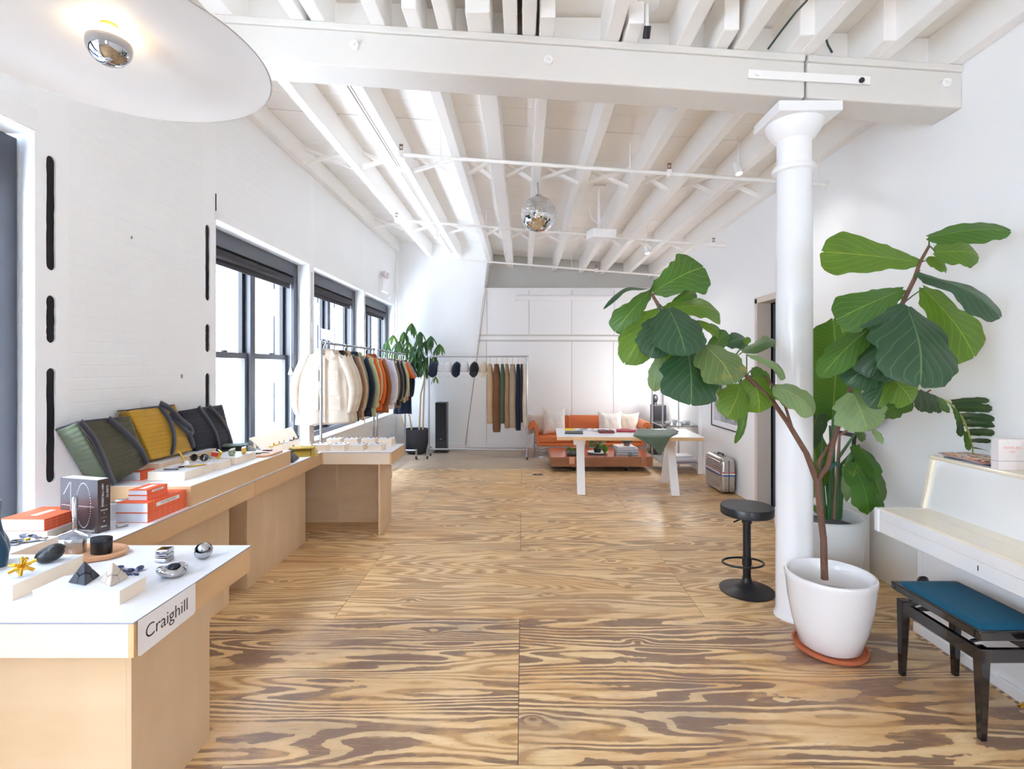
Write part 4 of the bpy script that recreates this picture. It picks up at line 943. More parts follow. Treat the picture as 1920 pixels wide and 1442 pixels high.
rack('near rolling clothes rail by the windows holding the cream jackets', RA0, RA1, 1.925, 1.905)
rack('second rolling clothes rail by the windows, next to the umbrella plant', RB0, RB1, 1.90, 1.87)
rack('rolling clothes rail across the far wall with caps and trousers', (-1.70, 9.2), (.075, 9.12), 1.84, 1.84, .16, (0, 1, 0))
sgn = thing('rail_sign', 'small white paper sign clipped on top of the near clothes rail', 'sign', (-2.20, 5.66, 1.94))
B().grid(lambda u, v: (-2.245+.15*u, 5.64+.01*math.sin(4*u), 1.965+.115*v-.035*u), 6, 4).build('card', M['paper'], sgn, solid=.0015)
B().tube([(-2.235, 5.65, 1.93), (-2.235, 5.65, 2.0)], .006, 6).build('clip', M['steel'], sgn)
text('Everyday', .028, frame4((-2.17, 5.630, 2.005), (1, 0, -.23), (.23, 0, 1)), plain('grey_print', (150, 150, 165), .6), sgn)

def garment_meshes(kind):
    """a hanging garment: body, collar, two sleeves; local frame: x across, y front-back, origin at the hanger neck"""
    R_ = random.Random(kind)
    L = {'jacket': .82, 'shirt': .76, 'tee': .68, 'long': .98}[kind]; Wd = {'jacket': .26, 'shirt': .24, 'tee': .24, 'long': .21}[kind]
    D = {'jacket': .05, 'shirt': .03, 'tee': .025, 'long': .03}[kind]
    ph = [R_.uniform(0, 6) for _ in range(4)]
    def prof(v):                              # v 0 at neck, 1 at hem -> half width, z
        if v < .16: s = v/.16; return .06+(Wd-.08-.06)*s**.75+.02*s, -.02-.085*s**1.3
        s = (v-.16)/.84; return (Wd-.06)+(.06 if kind == 'jacket' else .02)*s, -.105-(L-.105)*s
    def body(u, v):
        w_, z = prof(v); a = 2*PI*u; k = math.cos(a); s = math.sin(a)
        f = min(1, v*2.2)
        dd = D*(.55+.45*f)+.010*f*math.sin(9*a+ph[0]+2*v)+.008*f*math.sin(5*a+ph[1]-3*v)
        return (w_*math.copysign(abs(k)**.75, k), dd*math.copysign(abs(s)**.7, s), z+.006*math.sin(3*a+ph[2])*(v > .9))
    def sleeve(sd, short=False):
        Ls = .23 if short else (.62 if kind == 'jacket' else .58)
        r0, r1 = (.082, .056 if not short else .075)
        def fn(u, v):
            a = 2*PI*u; r = r0+(r1-r0)*v; wr_ = 1+.05*math.sin(14*v+ph[3]+a)
            x = sd*(Wd-.10+(.13 if kind == 'jacket' else .10)*math.sin(PI*min(1, v*.72+.02))*(1-.25*v) if not short else Wd-.07+.13*v); z = -.085-Ls*v-(.0)
            return (x+r*.55*wr_*math.cos(a)*(1-.25*(v < .05)), (D*.75+.006)*wr_*math.sin(a)*(1.0 if kind != 'jacket' else 1.05), z+(.05*abs(math.cos(a)) if v < .03 else 0))
        return fn
    out = [('body', B().grid(body, 40, 26)), ('collar', None), ('sleeve', B().grid(sleeve(-1, kind == 'tee'), 16, 20)), ('sleeve', B().grid(sleeve(1, kind == 'tee'), 16, 20))]
    c = B()
    ch = .055 if kind == 'jacket' else .02
    def col(u, v):
        a = 2*PI*u; r = .062+.016*v; return (r*math.cos(a)*1.1, (D*.6+.012)*math.sin(a)*(1+.2*v), -.035+ch*(1-v)*1.2-.0*v)
    c.grid(col, 24, 4); out[1] = ('collar', c)
    if kind == 'jacket':
        p = B()
        for k in range(5): p.lathe((0, 0, 0), [(0, 0)], 3) if 0 else None
    return out
_gm = {}
def garment(kind, mat, name, label, loc, rz, group, extras=False, side='right'):
    t = thing(name, label, 'clothing', loc, group, rz)
    if kind not in _gm:
        lst = []
        for nm, b in garment_meshes(kind):
            o = b.build(nm, mat, t, smooth=80, local=True, solid=.004); lst.append((nm, o.data.copy()))
        _gm[kind] = lst
    else:
        for nm, me in _gm[kind]:
            o = bpy.data.objects.new(nm, me); COL.objects.link(o); o.parent = t
            md = o.modifiers.new('thickness', 'SOLIDIFY'); md.thickness = .004; md.offset = 0
    t.scale = (1.14 if extras or kind == 'jacket' and loc[1] < 5.95 else rnd.uniform(.94, 1.04), 1, rnd.uniform(.93, 1.04))
    for o in t.children:
        o.data = o.data.copy(); o.data.materials.clear(); o.data.materials.append(mat)
    if extras:
        Dd = -.062
        B().box(-.014, .014, Dd-.004, Dd+.02, -.80, -.06).build('button_placket', mat, t, local=True, bevel=.002)
        for sx_ in (-1, 1):
            B().box(sx_*.10-.055, sx_*.10+.055, Dd-.005, Dd+.02, -.66, -.50).build('pocket', mat, t, local=True, bevel=.003)
            B().box(sx_*.09-.045, sx_*.09+.045, Dd-.005, Dd+.02, -.33, -.21).build('pocket', mat, t, local=True, bevel=.003)
        for k in range(5): B().tube([(0, Dd-.004, -.13-.15*k), (0, Dd-.008, -.13-.15*k)], .008, 10).build('button', M['taupe'], t, local=True)
        B().add([(-.07, -.04, .02), (0, -.07, -.05), (-.05, -.072, -.11), (-.11, -.06, -.055)], [(0, 1, 2, 3)]).build('collar_wing', mat, t, local=True, solid=.005)
        B().add([(.07, -.04, .02), (0, -.07, -.05), (.05, -.072, -.11), (.11, -.06, -.055)], [(0, 3, 2, 1)]).build('collar_wing', mat, t, local=True, solid=.005)
    return t
hg0 = None
def hanger(loc, rz, label, group='wire clothes hangers'):
    global hg0
    if hg0 is None:
        t = thing('hanger', label, 'hanger', loc, group, rz)
        B().tube([(-.19, 0, -.085), (-.06, 0, -.035), (0, 0, -.01), (.06, 0, -.035), (.19, 0, -.085)], .007, 8).build('shoulder_bar', M['trim'], t, smooth=60, local=True)
        B().tube([(0, 0, -.01), (0, 0, .06), (.012, 0, .075), (.021, 0, .090), (.016, 0, .105), (0, 0, .112), (-.016, 0, .105), (-.021, 0, .092)], .0028, 6).build('hook', M['chrome'], t, smooth=60, local=True)
        hg0 = t; return t
    t = copy_tree(hg0); t.location = loc; t.rotation_euler = (0, 0, rz); t['label'] = label; t['group'] = group; return t
CR = {}
def cm_(n, c):
    if n not in CR: CR[n] = fabric('cloth_'+n, c, .85, .3)
    return CR[n]
cols = dict(cream=(240, 226, 208), ecru=(234, 218, 194), black=(44, 44, 50), brown=(148, 104, 72), tan=(212, 180, 146), sage=(128, 142, 120), navy=(34, 46, 66),
            lsage=(190, 200, 160), grey=(150, 142, 136), orange=(236, 112, 44), pgreen=(200, 206, 166), rust=(156, 92, 52), lilac=(214, 214, 232), white=(240, 240, 244),
            taupe=(142, 130, 118), char=(58, 58, 64), mauve=(160, 148, 158))
LST = [ # y, colour, kind, name, label
 (5.72, 'cream', 'jacket', 'chore_jacket', 'cream chore jacket with patch pockets, front of the near rail'), (5.82, 'cream', 'jacket', 'chore_jacket', 'second cream jacket hanging right behind the front one'),
 (5.91, 'ecru', 'jacket', 'chore_jacket', 'third, slightly yellower cream jacket on the near rail'), (6.00, 'ecru', 'shirt', 'overshirt', 'ecru overshirt between the cream jackets and the black jacket'),
 (6.10, 'black', 'jacket', 'jacket', 'black jacket after the cream garments on the near rail'), (6.20, 'brown', 'jacket', 'jacket', 'brown jacket beside the black one on the near rail'),
 (6.31, 'tan', 'jacket', 'jacket', 'tan jacket beside the brown one'), (6.43, 'sage', 'shirt', 'overshirt', 'dark sage overshirt beside the navy jacket'),
 (6.55, 'navy', 'jacket', 'jacket', 'navy jacket with its elbow bent out over the light green shirt'), (6.68, 'lsage', 'jacket', 'jacket', 'light green jacket beside the navy one'),
 (6.80, 'grey', 'shirt', 'shirt', 'warm grey shirt before the first orange shirt'), (6.92, 'orange', 'shirt', 'shirt', 'first bright orange shirt of the near rail'),
 (7.02, 'pgreen', 'shirt', 'shirt', 'pale green shirt between the two orange ones'), (7.12, 'orange', 'shirt', 'shirt', 'second bright orange shirt of the near rail'),
 (7.24, 'rust', 'jacket', 'jacket', 'rust brown jacket closing the near rail'), (7.60, 'lilac', 'shirt', 'shirt', 'pale lilac shirt at the start of the second rail'),
 (7.72, 'white', 'shirt', 'shirt', 'white shirt at the start of the second rail'), (7.84, 'taupe', 'shirt', 'shirt', 'taupe shirt before the charcoal one'),
 (7.96, 'char', 'shirt', 'shirt', 'charcoal shirt between two taupe ones'), (8.08, 'taupe', 'shirt', 'shirt', 'taupe shirt behind the charcoal one'),
 (8.20, 'black', 'shirt', 'shirt', 'black shirt before the sage one on the second rail'), (8.32, 'lsage', 'shirt', 'shirt', 'sage green shirt on the second rail'),
 (8.44, 'orange', 'tee', 't_shirt', 'orange t-shirt on the second rail'), (8.55, 'mauve', 'tee', 't_shirt', 'mauve grey t-shirt beside the orange one'),
 (8.66, 'grey', 'tee', 't_shirt', 'grey t-shirt near the end of the second rail'), (8.77, 'black', 'tee', 't_shirt', 'black t-shirt near the end of the second rail'), (8.88, 'navy', 'long', 'work_coat', 'long dark navy coat last on the second rail')]
for i, (y, c, kd, nm, lb) in enumerate(LST):
    if y < 7.4: f = (y-5.65)/1.7; x = -2.25+.09*f; z = 1.925-.02*f
    else: f = (y-7.5)/1.55; x = -2.155+.055*f; z = 1.90-.03*f
    rz = (.36, .26, .18)[i] if i < 3 else rnd.uniform(-.16, .03)
    zz = z-.095
    hanger((x, y, zz), rz, 'thin hanger of the '+lb.split(',')[0][:60].replace(' hanging right behind the front one', '').replace(' on the near rail', ''))
    garment(kd, cm_(c, cols[c]), nm, lb, (x, y, zz-.004), rz, 'garments on the window rails', extras=(i < 1))

# ---- caps and trousers on the far rail
CAPS = [(813, 'navy', 'first cap from the plant, navy', 1.15), (828, 'white', 'first white cap, next to the navy cap', .95), (840, 'white', 'second white cap, overlapping the first', .9), (856, 'navy', 'dark navy cap turned sideways in the middle', 1.0),
        (871, 'white', 'white cap between the dark caps', 1.0), (889, 'black', 'black cap beside the trousers', 1.0), (906, 'ecru', 'cream cap nearest the trousers', .95)]
for px_, c, lb, s in CAPS:
    Y = 9.17; q = P(px_, 690, Y); t = thing('cap', lb+', hanging on the far rail', 'cap', (q.x, Y-.01, q.z-.02), 'caps on the far rail'); m = cm_(c, cols[c])
    B().ball((0, 0, .0), .085*s, .10, .135, 20, 10, rot=(0, .15, 0)).build('crown', m, t, smooth=60, local=True)
    B().grid(lambda u, v: ((u-.5)*.15*s, -.085-.02*math.sin(PI*u)-.015*v, -.055-.095*v*math.sin(PI*(.12+.76*u))), 12, 6).build('brim', m, t, smooth=60, local=True, solid=.004)
    B().ball((0, 0, .135), .008, n=8, m=6).build('top_button', m, t, local=True)
    B().tube([(0, 0, .13), (0, .0, .175), (.008, 0, .185)], .003, 6).build('hook_clip', M['trim'], t, local=True)
TR_ = [(919, 'tan', 'sand trousers, first from the caps', 790, 12), (931, 'brown2', 'brown trousers, second from the caps', 806, 15), (942, 'green', 'dark green trousers between brown and tan ones', 790, 9), (950.5, 'tan2', 'tan trousers right of the green pair', 799, 9),
       (961, 'khaki', 'wide khaki trousers in the middle of the trousers', 798, 14), (971.5, 'navy', 'navy trousers, third from the post', 803, 10), (978, 'char', 'slim charcoal and beige trousers beside the navy pair', 788, 6), (982.5, 'ecru', 'off-white trousers nearest the post', 796, 8)]
cols.update(brown2=(128, 90, 62), green=(88, 110, 92), tan2=(176, 142, 106), khaki=(186, 166, 142))
for px_, c, lb, pyb, wpx in TR_:
    Y = 9.15; q = P(px_, 684, Y); zb_ = P(0, pyb, Y).z; t = thing('trousers', lb+', on the far rail', 'trousers', (q.x, Y, q.z), 'trousers on the far rail'); m = cm_(c, cols[c])
    L = q.z-zb_; hw = wpx/950*Y/2
    for k in (-1, 1):
        B().grid(lambda u, v: ((hw*(.55+.5*min(v*5, 1)-.05*v)*(.9 if k < 0 else 1))*math.cos(2*PI*u)+.004*math.sin(9*v+k), k*.055+(.06-.008*v)*math.sin(2*PI*u)+.006*math.sin(7*v), -(.03 if k < 0 else 0)*v-L*(.02+.98*v)), 16, 18).build('leg', m, t, smooth=70, local=True, solid=.004)
    B().grid(lambda u, v: (hw*.6*math.cos(2*PI*u), .10*math.sin(2*PI*u), .012-.05*v), 16, 3).build('waistband', m, t, smooth=70, local=True, solid=.004)
    B().tube([(0, -.11, .02), (0, .11, .02)], .007, 8).tube([(0, 0, .02), (0, 0, .10), (.012, 0, .118), (0, 0, .13)], .003, 6).build('clip_hanger', plain('wood_hanger', (206, 150, 110), .5), t, local=True)

# ---- loudspeakers, emergency light
def speaker(label, x, y, w_, d, h):
    t = thing('floor_speaker', label, 'speaker', (x, y, 0), 'tall black floor speakers')
    B().box(x-w_/2, x+w_/2, y-d/2, y+d/2, .035, h).build('cabinet', plain('black_ash_cabinet', (44, 44, 48), .35), t, bevel=.004)
    B().box(x-w_/2+.012, x+w_/2-.012, y-d/2-.012, y-d/2+.001, .22, h-.012).build('grille', plain('black_grille_cloth', (36, 36, 40), .8, bump=.5, bscale=400), t, bevel=.004)
    B().box(x-w_/2-.03, x+w_/2+.03, y-d/2-.02, y+d/2+.02, 0, .03).build('plinth', M['black'], t, bevel=.006)
    B().box(x-.02, x+.02, y-d/2-.014, y-d/2-.0125, .26, .268).build('badge', M['steel'], t)
    return t
speaker('tall black floor speaker against the brick end wall behind the clothes rail', -1.57, 9.85, .215, .26, .965)
speaker('tall black floor speaker in the far right corner beside the sofa', 2.58, 9.65, .24, .26, .93)
el = thing('emergency_light', 'white twin-head emergency light high on the left wall by the corner', 'light', (XL, 9.6, 2.2+CH-1.65))
ye = 9.2
B().box(XL, XL+.09, ye-.16, ye+.16, 3.0, 3.24).build('housing', M['trim'], el, bevel=.01)
for k in (-1, 1):
    B().tube([(XL+.05, ye+.09*k, 3.24), (XL+.06, ye+.1*k, 3.30)], .015, 8).build('neck', M['trim'], el, smooth=50)
    B().tube([(XL+.03, ye+.1*k, 3.33), (XL+.11, ye+.1*k, 3.32)], [.045, .06], 16).build('lamp_head', plain('pinkish_plastic', (226, 216, 220), .4), el, smooth=50)

# ---- umbrella plant in the far corner
gp = thing('umbrella_plant', 'tall umbrella plant with drooping leaflets in a charcoal pot in the far left corner', 'plant', (-2.02, 9.62, 0))
px0, py0 = -2.03, 9.68
B().lathe((px0, py0, 0), [(.15, 0), (.19, .04), (.222, .2), (.226, .42), (.222, .47), (.206, .47), (.205, .40), (.0, .40)], 36, caps=False).build('pot', plain('charcoal_pot', (52, 54, 62), .5), gp, smooth=50)
B().lathe((px0, py0, .40), [(.205, 0), (.12, .01), (0, .012)], 24).build('soil', M['soil'], gp, smooth=60)
lm1, lm2 = leaf_mat('umbrella_leaf', (56, 100, 62), (90, 130, 80), trans=.25), leaf_mat('umbrella_leaf_light', (110, 150, 70), (150, 180, 110), trans=.35)
trunkc = plain('pale_bark', (196, 168, 130), .8)
trk = [[P(786, 806, 9.66), P(789, 740, 9.66), P(795, 715, 9.62), P(798, 690, 9.6)], [P(772, 806, 9.7), P(768, 780, 9.7), P(752, 740, 9.75), P(752, 668, 9.8)], [P(793, 806, 9.64), P(795, 740, 9.6), P(797, 700, 9.58)], [P(757, 800, 9.7), P(748, 770, 9.75), P(744, 700, 9.8), P(742, 650, 9.8)]]
for tpts in trk: B().tube(tpts, [.017]+[.014]*(len(tpts)-2)+[.01], 10).build('trunk', trunkc, gp, smooth=60)
def leafgrid(w_, L, nu=6, nv=8, droop=.4, prof=None, wave=.0, fold=.15, ph=0):
    """a leaf in a local frame: root at origin, running along +Y, face up +Z"""
    prof = prof or (lambda v: math.sin(PI*min(1, v*.93+.05))**.8)
    def fn(u, v):
        s = 2*u-1; hw = w_/2*prof(v)*(1+(.05 if wave else 0)*math.sin(11*v+ph+3*s))
        a = droop*v; y = L*(math.sin(a)/droop if droop else v); z = -L*((1-math.cos(a))/droop if droop else 0)
        n_ = fold*abs(s)*hw+wave*s*s*math.sin(12*v+ph+(2 if s > 0 else 0))
        return Vector((s*hw, y+n_*math.sin(a), z+n_*math.cos(a)))
    return B().grid(fn, nu, nv)
lf_a = leafgrid(.068, .31, 4, 7, .7).build('leaflet', lm1, None, smooth=80, local=True); lf_b = leafgrid(.062, .27, 4, 7, .5).build('leaflet', lm2, None, smooth=80, local=True)
def place_leaf(src, parent, p, d, nrm, sc=1.0, name=None):
    """copy a leaf with its midrib along d and its face towards nrm"""
    o = src.copy(); COL.objects.link(o); o.parent = parent
    y = Vector(d).normalized(); z = Vector(nrm); z = (z-y*z.dot(y)).normalized(); x = y.cross(z)
    m = Matrix(((x.x, y.x, z.x), (x.y, y.y, z.y), (x.z, y.z, z.z))).to_4x4()
    o.matrix_local = Matrix.Translation(Vector(p)-woff(parent)) @ m @ Matrix.Scale(sc, 4)
    return o
hubs = [(772, 606, 9.7, 0), (757, 622, 9.8, 0), (737, 628, 9.75, 1), (724, 640, 9.7, 0), (748, 640, 9.6, 0), (742, 655, 9.85, 0), (785, 634, 9.5, 0), (797, 640, 9.65, 0), (808, 630, 9.5, 0), (824, 645, 9.55, 0), (775, 650, 9.45, 0),
        (790, 662, 9.4, 0), (770, 668, 9.5, 0), (803, 668, 9.5, 0), (783, 680, 9.4, 0), (762, 652, 9.6, 0), (798, 688, 9.55, 0), (817, 706, 9.6, 1), (815, 668, 9.65, 0), (730, 652, 9.6, 0), (765, 640, 9.9, 0), (786, 650, 9.3, 0), (778, 664, 9.35, 0), (795, 675, 9.35, 0), (752, 662, 9.5, 0), (788, 622, 9.7, 0)]
for i, (px_, py_, Y, kx) in enumerate(hubs):
    h = P(px_, py_, Y); root = trk[0][-1] if px_ > 765 else trk[1][-1]
    B().tube([root, root.lerp(h, .5)+Vector((0, 0, .05)), h], .004, 5).build('leaf_stalk', M['stem'], gp, smooth=60)
    n_ = 7 if i not in (17,) else 4
    for k in range(n_):
        a = 2*PI*k/n_+i; dn = rnd.uniform(.7, 1.4)
        place_leaf(lf_b if (kx or rnd.random() < .15) else lf_a, gp, h, (math.cos(a), math.sin(a), -dn), (math.cos(a)*.8, math.sin(a)*.8, 1), rnd.uniform(.75, 1.05)*(.7 if i == 17 else 1))
for o in (lf_a, lf_b): bpy.data.objects.remove(o)
# ================================================================ FURNITURE AT THE FAR END
# ---- tan daybed sofa
sf = thing('sofa', 'low tan leather sofa with rolled arms and chrome frame against the panelled wall', 'sofa', (1.23, 9.55, 0))
SX0, SX1, SY0, SY1 = .26, 2.2, 9.22, 9.98
B().box(SX0, SX1, SY0, SY1-.05, .20, .262).build('seat_base', M['leather'], sf, bevel=.015)
w_ = (SX1-SX0)/3
for k in range(3): B().box(SX0+w_*k+.004, SX0+w_*(k+1)-.004, SY0+.02, SY1-.12, .264, .375).build('seat_cushion', M['leather'], sf, bevel=.025)
for k in range(3):
    x = SX0+w_*k; B().obox((x+w_/2, SY1-.05, .535), (w_-.008, .10, .34), (-.12, 0, 0)).build('back_cushion', M['leather'], sf, bevel=.025)
for x in (SX0+w_, SX0+w_*2): B().obox((x, SY1-.112, .53), (.05, .02, .33), (-.12, 0, 0)).build('piping', M['leather'], sf, bevel=.008)
for sd, xe in ((-1, SX0), (1, SX1)):
    cur = [(xe+sd*-.02, .25), (xe+sd*.0, .40), (xe+sd*.005, .50), (xe+sd*.02, .57), (xe+sd*.055, .605), (xe+sd*.095, .595), (xe+sd*.12, .55), (xe+sd*.115, .50)]
    th_ = [.028, .030, .035, .04, .045, .045, .042, .03]
    L_, R_2 = [], []
    for i, (x, z) in enumerate(cur):
        x2, z2 = cur[min(i+1, 7)]; x1, z1 = cur[max(i-1, 0)]; dv = Vector((x2-x1, z2-z1)).normalized(); nv = Vector((-dv.y, dv.x))
        L_.append((x+nv.x*th_[i], z+nv.y*th_[i])); R_2.append((x-nv.x*th_[i], z-nv.y*th_[i]))
    poly = L_+R_2[::-1]
    n_ = len(poly); vs = [(x, SY0, z) for x, z in poly]+[(x, SY1-.1, z) for x, z in poly]; m_ = len(L_)
    fs = [(i, (i+1) % n_, n_+(i+1) % n_, n_+i) for i in range(n_)]+[(i, i+1, n_-2-i, n_-1-i) for i in range(m_-1)]+[(n_+i, n_+i+1, 2*n_-2-i, 2*n_-1-i) for i in range(m_-1)]
    B().add(vs, fs).build('rolled_arm', M['leather'], sf, bevel=.012, smooth=60)
    B().tube([(xe+sd*.05, SY0+.03, .5), (xe+sd*.05, SY0+.03, .0), (xe+sd*.05, SY1-.12, .0), (xe+sd*.05, SY1-.12, .5)], .011, 8).build('chrome_leg', M['chrome'], sf, smooth=50)
B().box(SX0+.02, SX0+.42, SY0+.05, SY0+.12, .0, .02).build('chrome_skid', M['chrome'], sf)
for z in (.05, .10, .15): B().tube([(SX0, SY0+.1, z), (SX0+.36, SY0+.1, z)], .008, 8).build('chrome_rung', M['chrome'], sf, smooth=50)
for x0, x1 in ((SX0-.04, SX0+.45), (SX1-.45, SX1+.04)): B().tube([(x0, SY1-.02, .16), (x1, SY1-.02, .16)], .012, 8).build('chrome_rail', M['chrome'], sf, smooth=50)

def pillow(label, c, w_, h, d, rot, m):
    t = thing('pillow', label, 'pillow', c, 'ivory pillows on the sofa'); t.rotation_euler = rot
    def sh(sgn):
        def fn(u, v):
            a, b_ = 2*u-1, 2*v-1
            px_ = a*(1-.10*(1-b_*b_))*w_/2*1.0; pz = b_*(1-.13*(1-a*a)-(.08*(1-abs(a)) if b_ > 0 else 0))*h/2
            th = d/2*((1-a**4)*(1-b_**4))**.6+.006*math.sin(9*a+3*b_)*(1-abs(a))*(1-abs(b_))
            return (px_, sgn*th, pz+h/2)
        return fn
    b = B().grid(sh(-1), 18, 18); 
    b.build('front_cover', m, t, smooth=80, local=True); B().grid(sh(1), 18, 18).build('back_cover', m, t, smooth=80, local=True)
    return t
beige = fabric('natural_linen', (228, 216, 202))
pillow('beige fringed pillow at the left arm of the sofa', (.28, 9.62, .37), .42, .40, .16, (-.2, 0, .35), beige)
pillow('white pillow standing in front of the beige one at the left', (.60, 9.56, .37), .44, .52, .18, (-.15, 0, .05), M['cushion'])
pillow('white pillow right of the sofa centre', (1.66, 9.60, .37), .46, .44, .18, (-.2, 0, -.05), M['cushion'])
pillow('beige pillow at the right arm of the sofa', (2.0, 9.66, .37), .42, .42, .15, (-.2, 0, -.3), beige)

# ---- coffee table box on casters
cf = thing('coffee_table', 'low walnut box table on casters with a rose copper top before the sofa', 'table', (1.24, 8.4, 0))
TX0, TX1, TY0, TY1 = .44, 2.04, 7.95, 8.84
B().box(TX0, TX1, TY0, TY0+.03, .082, .232).build('front_panel', M['walnut'], cf, bevel=.003)
B().box(TX0, TX1, TY1-.03, TY1, .082, .232).build('back_panel', M['walnut'], cf, bevel=.003)
for x in (TX0, TX1-.03): B().box(x, x+.03, TY0+.03, TY1-.03, .082, .232).build('side_panel', M['walnut'], cf, bevel=.003)
B().box(TX0+.03, TX1-.03, TY0+.03, TY1-.03, .10, .222).build('core', M['dark'], cf)
B().box(TX0+.005, TX1-.005, TY0+.005, TY1-.005, .222, .238).build('copper_top', M['copper'], cf, bevel=.002)
for x in (.73, 1.86): B().box(x, x+.085, TY0-.004, TY0+.001, .12 if x < 1 else .085, .24).build('copper_strap', M['copper'], cf, label='pinkish copper strap folded over the front')
for x in (TX0+.38, TX1-.40):
    for y in (TY0+.12, TY1-.14):
        B().tube([(x-.02, y, .034), (x+.02, y, .034)], .034, 14).build('caster_wheel', M['dark'], cf, smooth=40); B().box(x-.03, x+.03, y-.02, y+.03, .05, .084).build('caster_fork', M['steel'], cf)
TZ = .238
gb = thing('glass_planter', 'low glass bowl of mixed succulents with orange flowers on the coffee table', 'plant', (.80, 8.12, TZ))
B().lathe((.80, 8.12, TZ), [(.07, 0), (.10, .01), (.115, .06), (.105, .09)], 28, caps=False).build('glass_bowl', clear_mat('clear_glass'), gb, smooth=60, solid=.004)
B().lathe((.80, 8.12, TZ+.004), [(.068, 0), (.09, .012), (.095, .035), (0, .04)], 20).build('soil', M['soil'], gb, smooth=60)
sm = leaf_mat('succulent_leaf', (96, 142, 60), (140, 170, 80), trans=.2); smo = plain('orange_petals', (232, 140, 60), .6)
l0 = leafgrid(.03, .075, 4, 5, -.6).build('succulent_leaf', sm, None, smooth=80, local=True); l1 = leafgrid(.03, .04, 4, 4, -.6).build('petal', smo, None, smooth=80, local=True)
for k in range(5):
    cx, cy = .80+.065*math.cos(k*1.3), 8.12+.055*math.sin(k*1.3)
    for j in range(9):
        a = 2*PI*j/9+k; place_leaf(l0, gb, (cx, cy, TZ+.04+.01*(k % 3)), (math.cos(a), math.sin(a), .9-.1*(j % 3)), (-math.cos(a), -math.sin(a), .9), 1)
for k in range(3):
    cx, cy = .79+.05*k, 8.10+.02*k
    for j in range(8): a = 2*PI*j/8; place_leaf(l1, gb, (cx, cy, TZ+.10), (math.cos(a), math.sin(a), .5), (-math.cos(a), -math.sin(a), .9), .8)
hp = thing('house_plant', 'leafy green plant in a dark pot on a white dish on the coffee table', 'plant', (1.20, 8.25, TZ))
B().lathe((1.22, 8.27, TZ), [(.05, 0), (.16, .012), (.175, .032), (.168, .034), (.15, .018), (0, .014)], 36, 1, .8).build('white_dish', M['potw'], hp, smooth=50)
B().lathe((1.22, 8.27, TZ+.015), [(.045, 0), (.06, .02), (.062, .07), (.055, .07), (.05, .06), (0, .06)], 24).build('dark_pot', M['dark'], hp, smooth=50)
l2 = leafgrid(.075, .11, 6, 8, .9, wave=.004).build('leaf', leaf_mat('house_leaf', (60, 118, 52), (110, 160, 90), trans=.25), None, smooth=80, local=True)
for k in range(22):
    a = k*2.4; r = .03+.05*rnd.random(); z = TZ+.10+.012*k*.55; c = Vector((1.22+r*math.cos(a), 8.27+r*math.sin(a), z))
    B().tube([(1.22, 8.27, TZ+.075), c], .003, 5).build('leaf_stem', M['stem'], hp); place_leaf(l2, hp, c, (math.cos(a), math.sin(a), .15), (0, -.3, 1), rnd.uniform(.7, 1.15))
place_leaf(l2, hp, (1.30, 8.12, TZ+.16), (.3, -.3, -1), (.2, -1, 0), 1.3); place_leaf(l2, hp, (1.36, 8.2, TZ+.26), (.6, 0, 1), (-.2, -1, .2), 1.1)
for o in (l0, l1, l2): bpy.data.objects.remove(o)
def book(label, x0, x1, y0, y1, z0, h, cov, group, rz=0):
    t = thing('book', label, 'book', ((x0+x1)/2, (y0+y1)/2, z0), group, rz)
    a, b_ = (x1-x0)/2, (y1-y0)/2
    B().box(-a+.004, a-.004, -b_+.004, b_-.003, .003, h-.003).build('pages', M['pages'], t, local=True)
    B().box(-a, a, -b_, b_, h-.003, h).build('cover', cov, t, local=True, bevel=.0006); B().box(-a, a, -b_, b_, 0, .003).build('cover', cov, t, local=True, bevel=.0006)
    B().box(-a, a, b_-.003, b_, .003, h-.003).build('spine', cov, t, local=True)
    return t
cv = [plain('dark_cover', (48, 46, 50), .4), plain('grey_cover', (200, 198, 196), .4), plain('rosy_cover', (214, 150, 138), .45), plain('white_cover', (238, 238, 238), .35)]
z = TZ
for i, (h, a, c, lb) in enumerate(((.035, .36, 0, 'bottom book of the coffee table stack with a dark cover'), (.034, .36, 0, 'second book from the bottom of the coffee table stack'), (.032, .34, 1, 'grey covered book under the top one in the coffee table stack'), (.026, .30, 3, 'white covered book on top of the coffee table stack'))):
    book(lb, 1.51, 1.51+a, 8.12, 8.42, z, h, cv[c], 'books on the coffee table', rz=.06*i-.08); z += h+.0004
dp = thing('glass_cup', 'dark low cup with a copper-glass base on top of the coffee table books', 'cup', (1.70, 8.27, z))
B().lathe((1.70, 8.27, z), [(.05, 0), (.055, .045), (.0, .045)], 20).build('cup_base', plain('amber_glass', (150, 110, 96), .15, coat=.4), dp, smooth=50); B().lathe((1.70, 8.27, z+.045), [(.07, 0), (.09, .02), (.09, .045), (.08, .045), (.07, .025), (0, .02)], 24).build('cup_bowl', plain('dark_slate', (62, 72, 80), .4), dp, smooth=50)
gt = thing('glass_tumbler', 'small clear glass tumbler on the coffee table edge', 'glass', (1.84, 8.08, TZ))
B().lathe((1.70, 8.03, TZ), [(.026, 0), (.03, .06), (.027, .06), (.024, .006), (0, .005)], 20).build('tumbler', clear_mat('clear_tumbler'), gt, smooth=60)

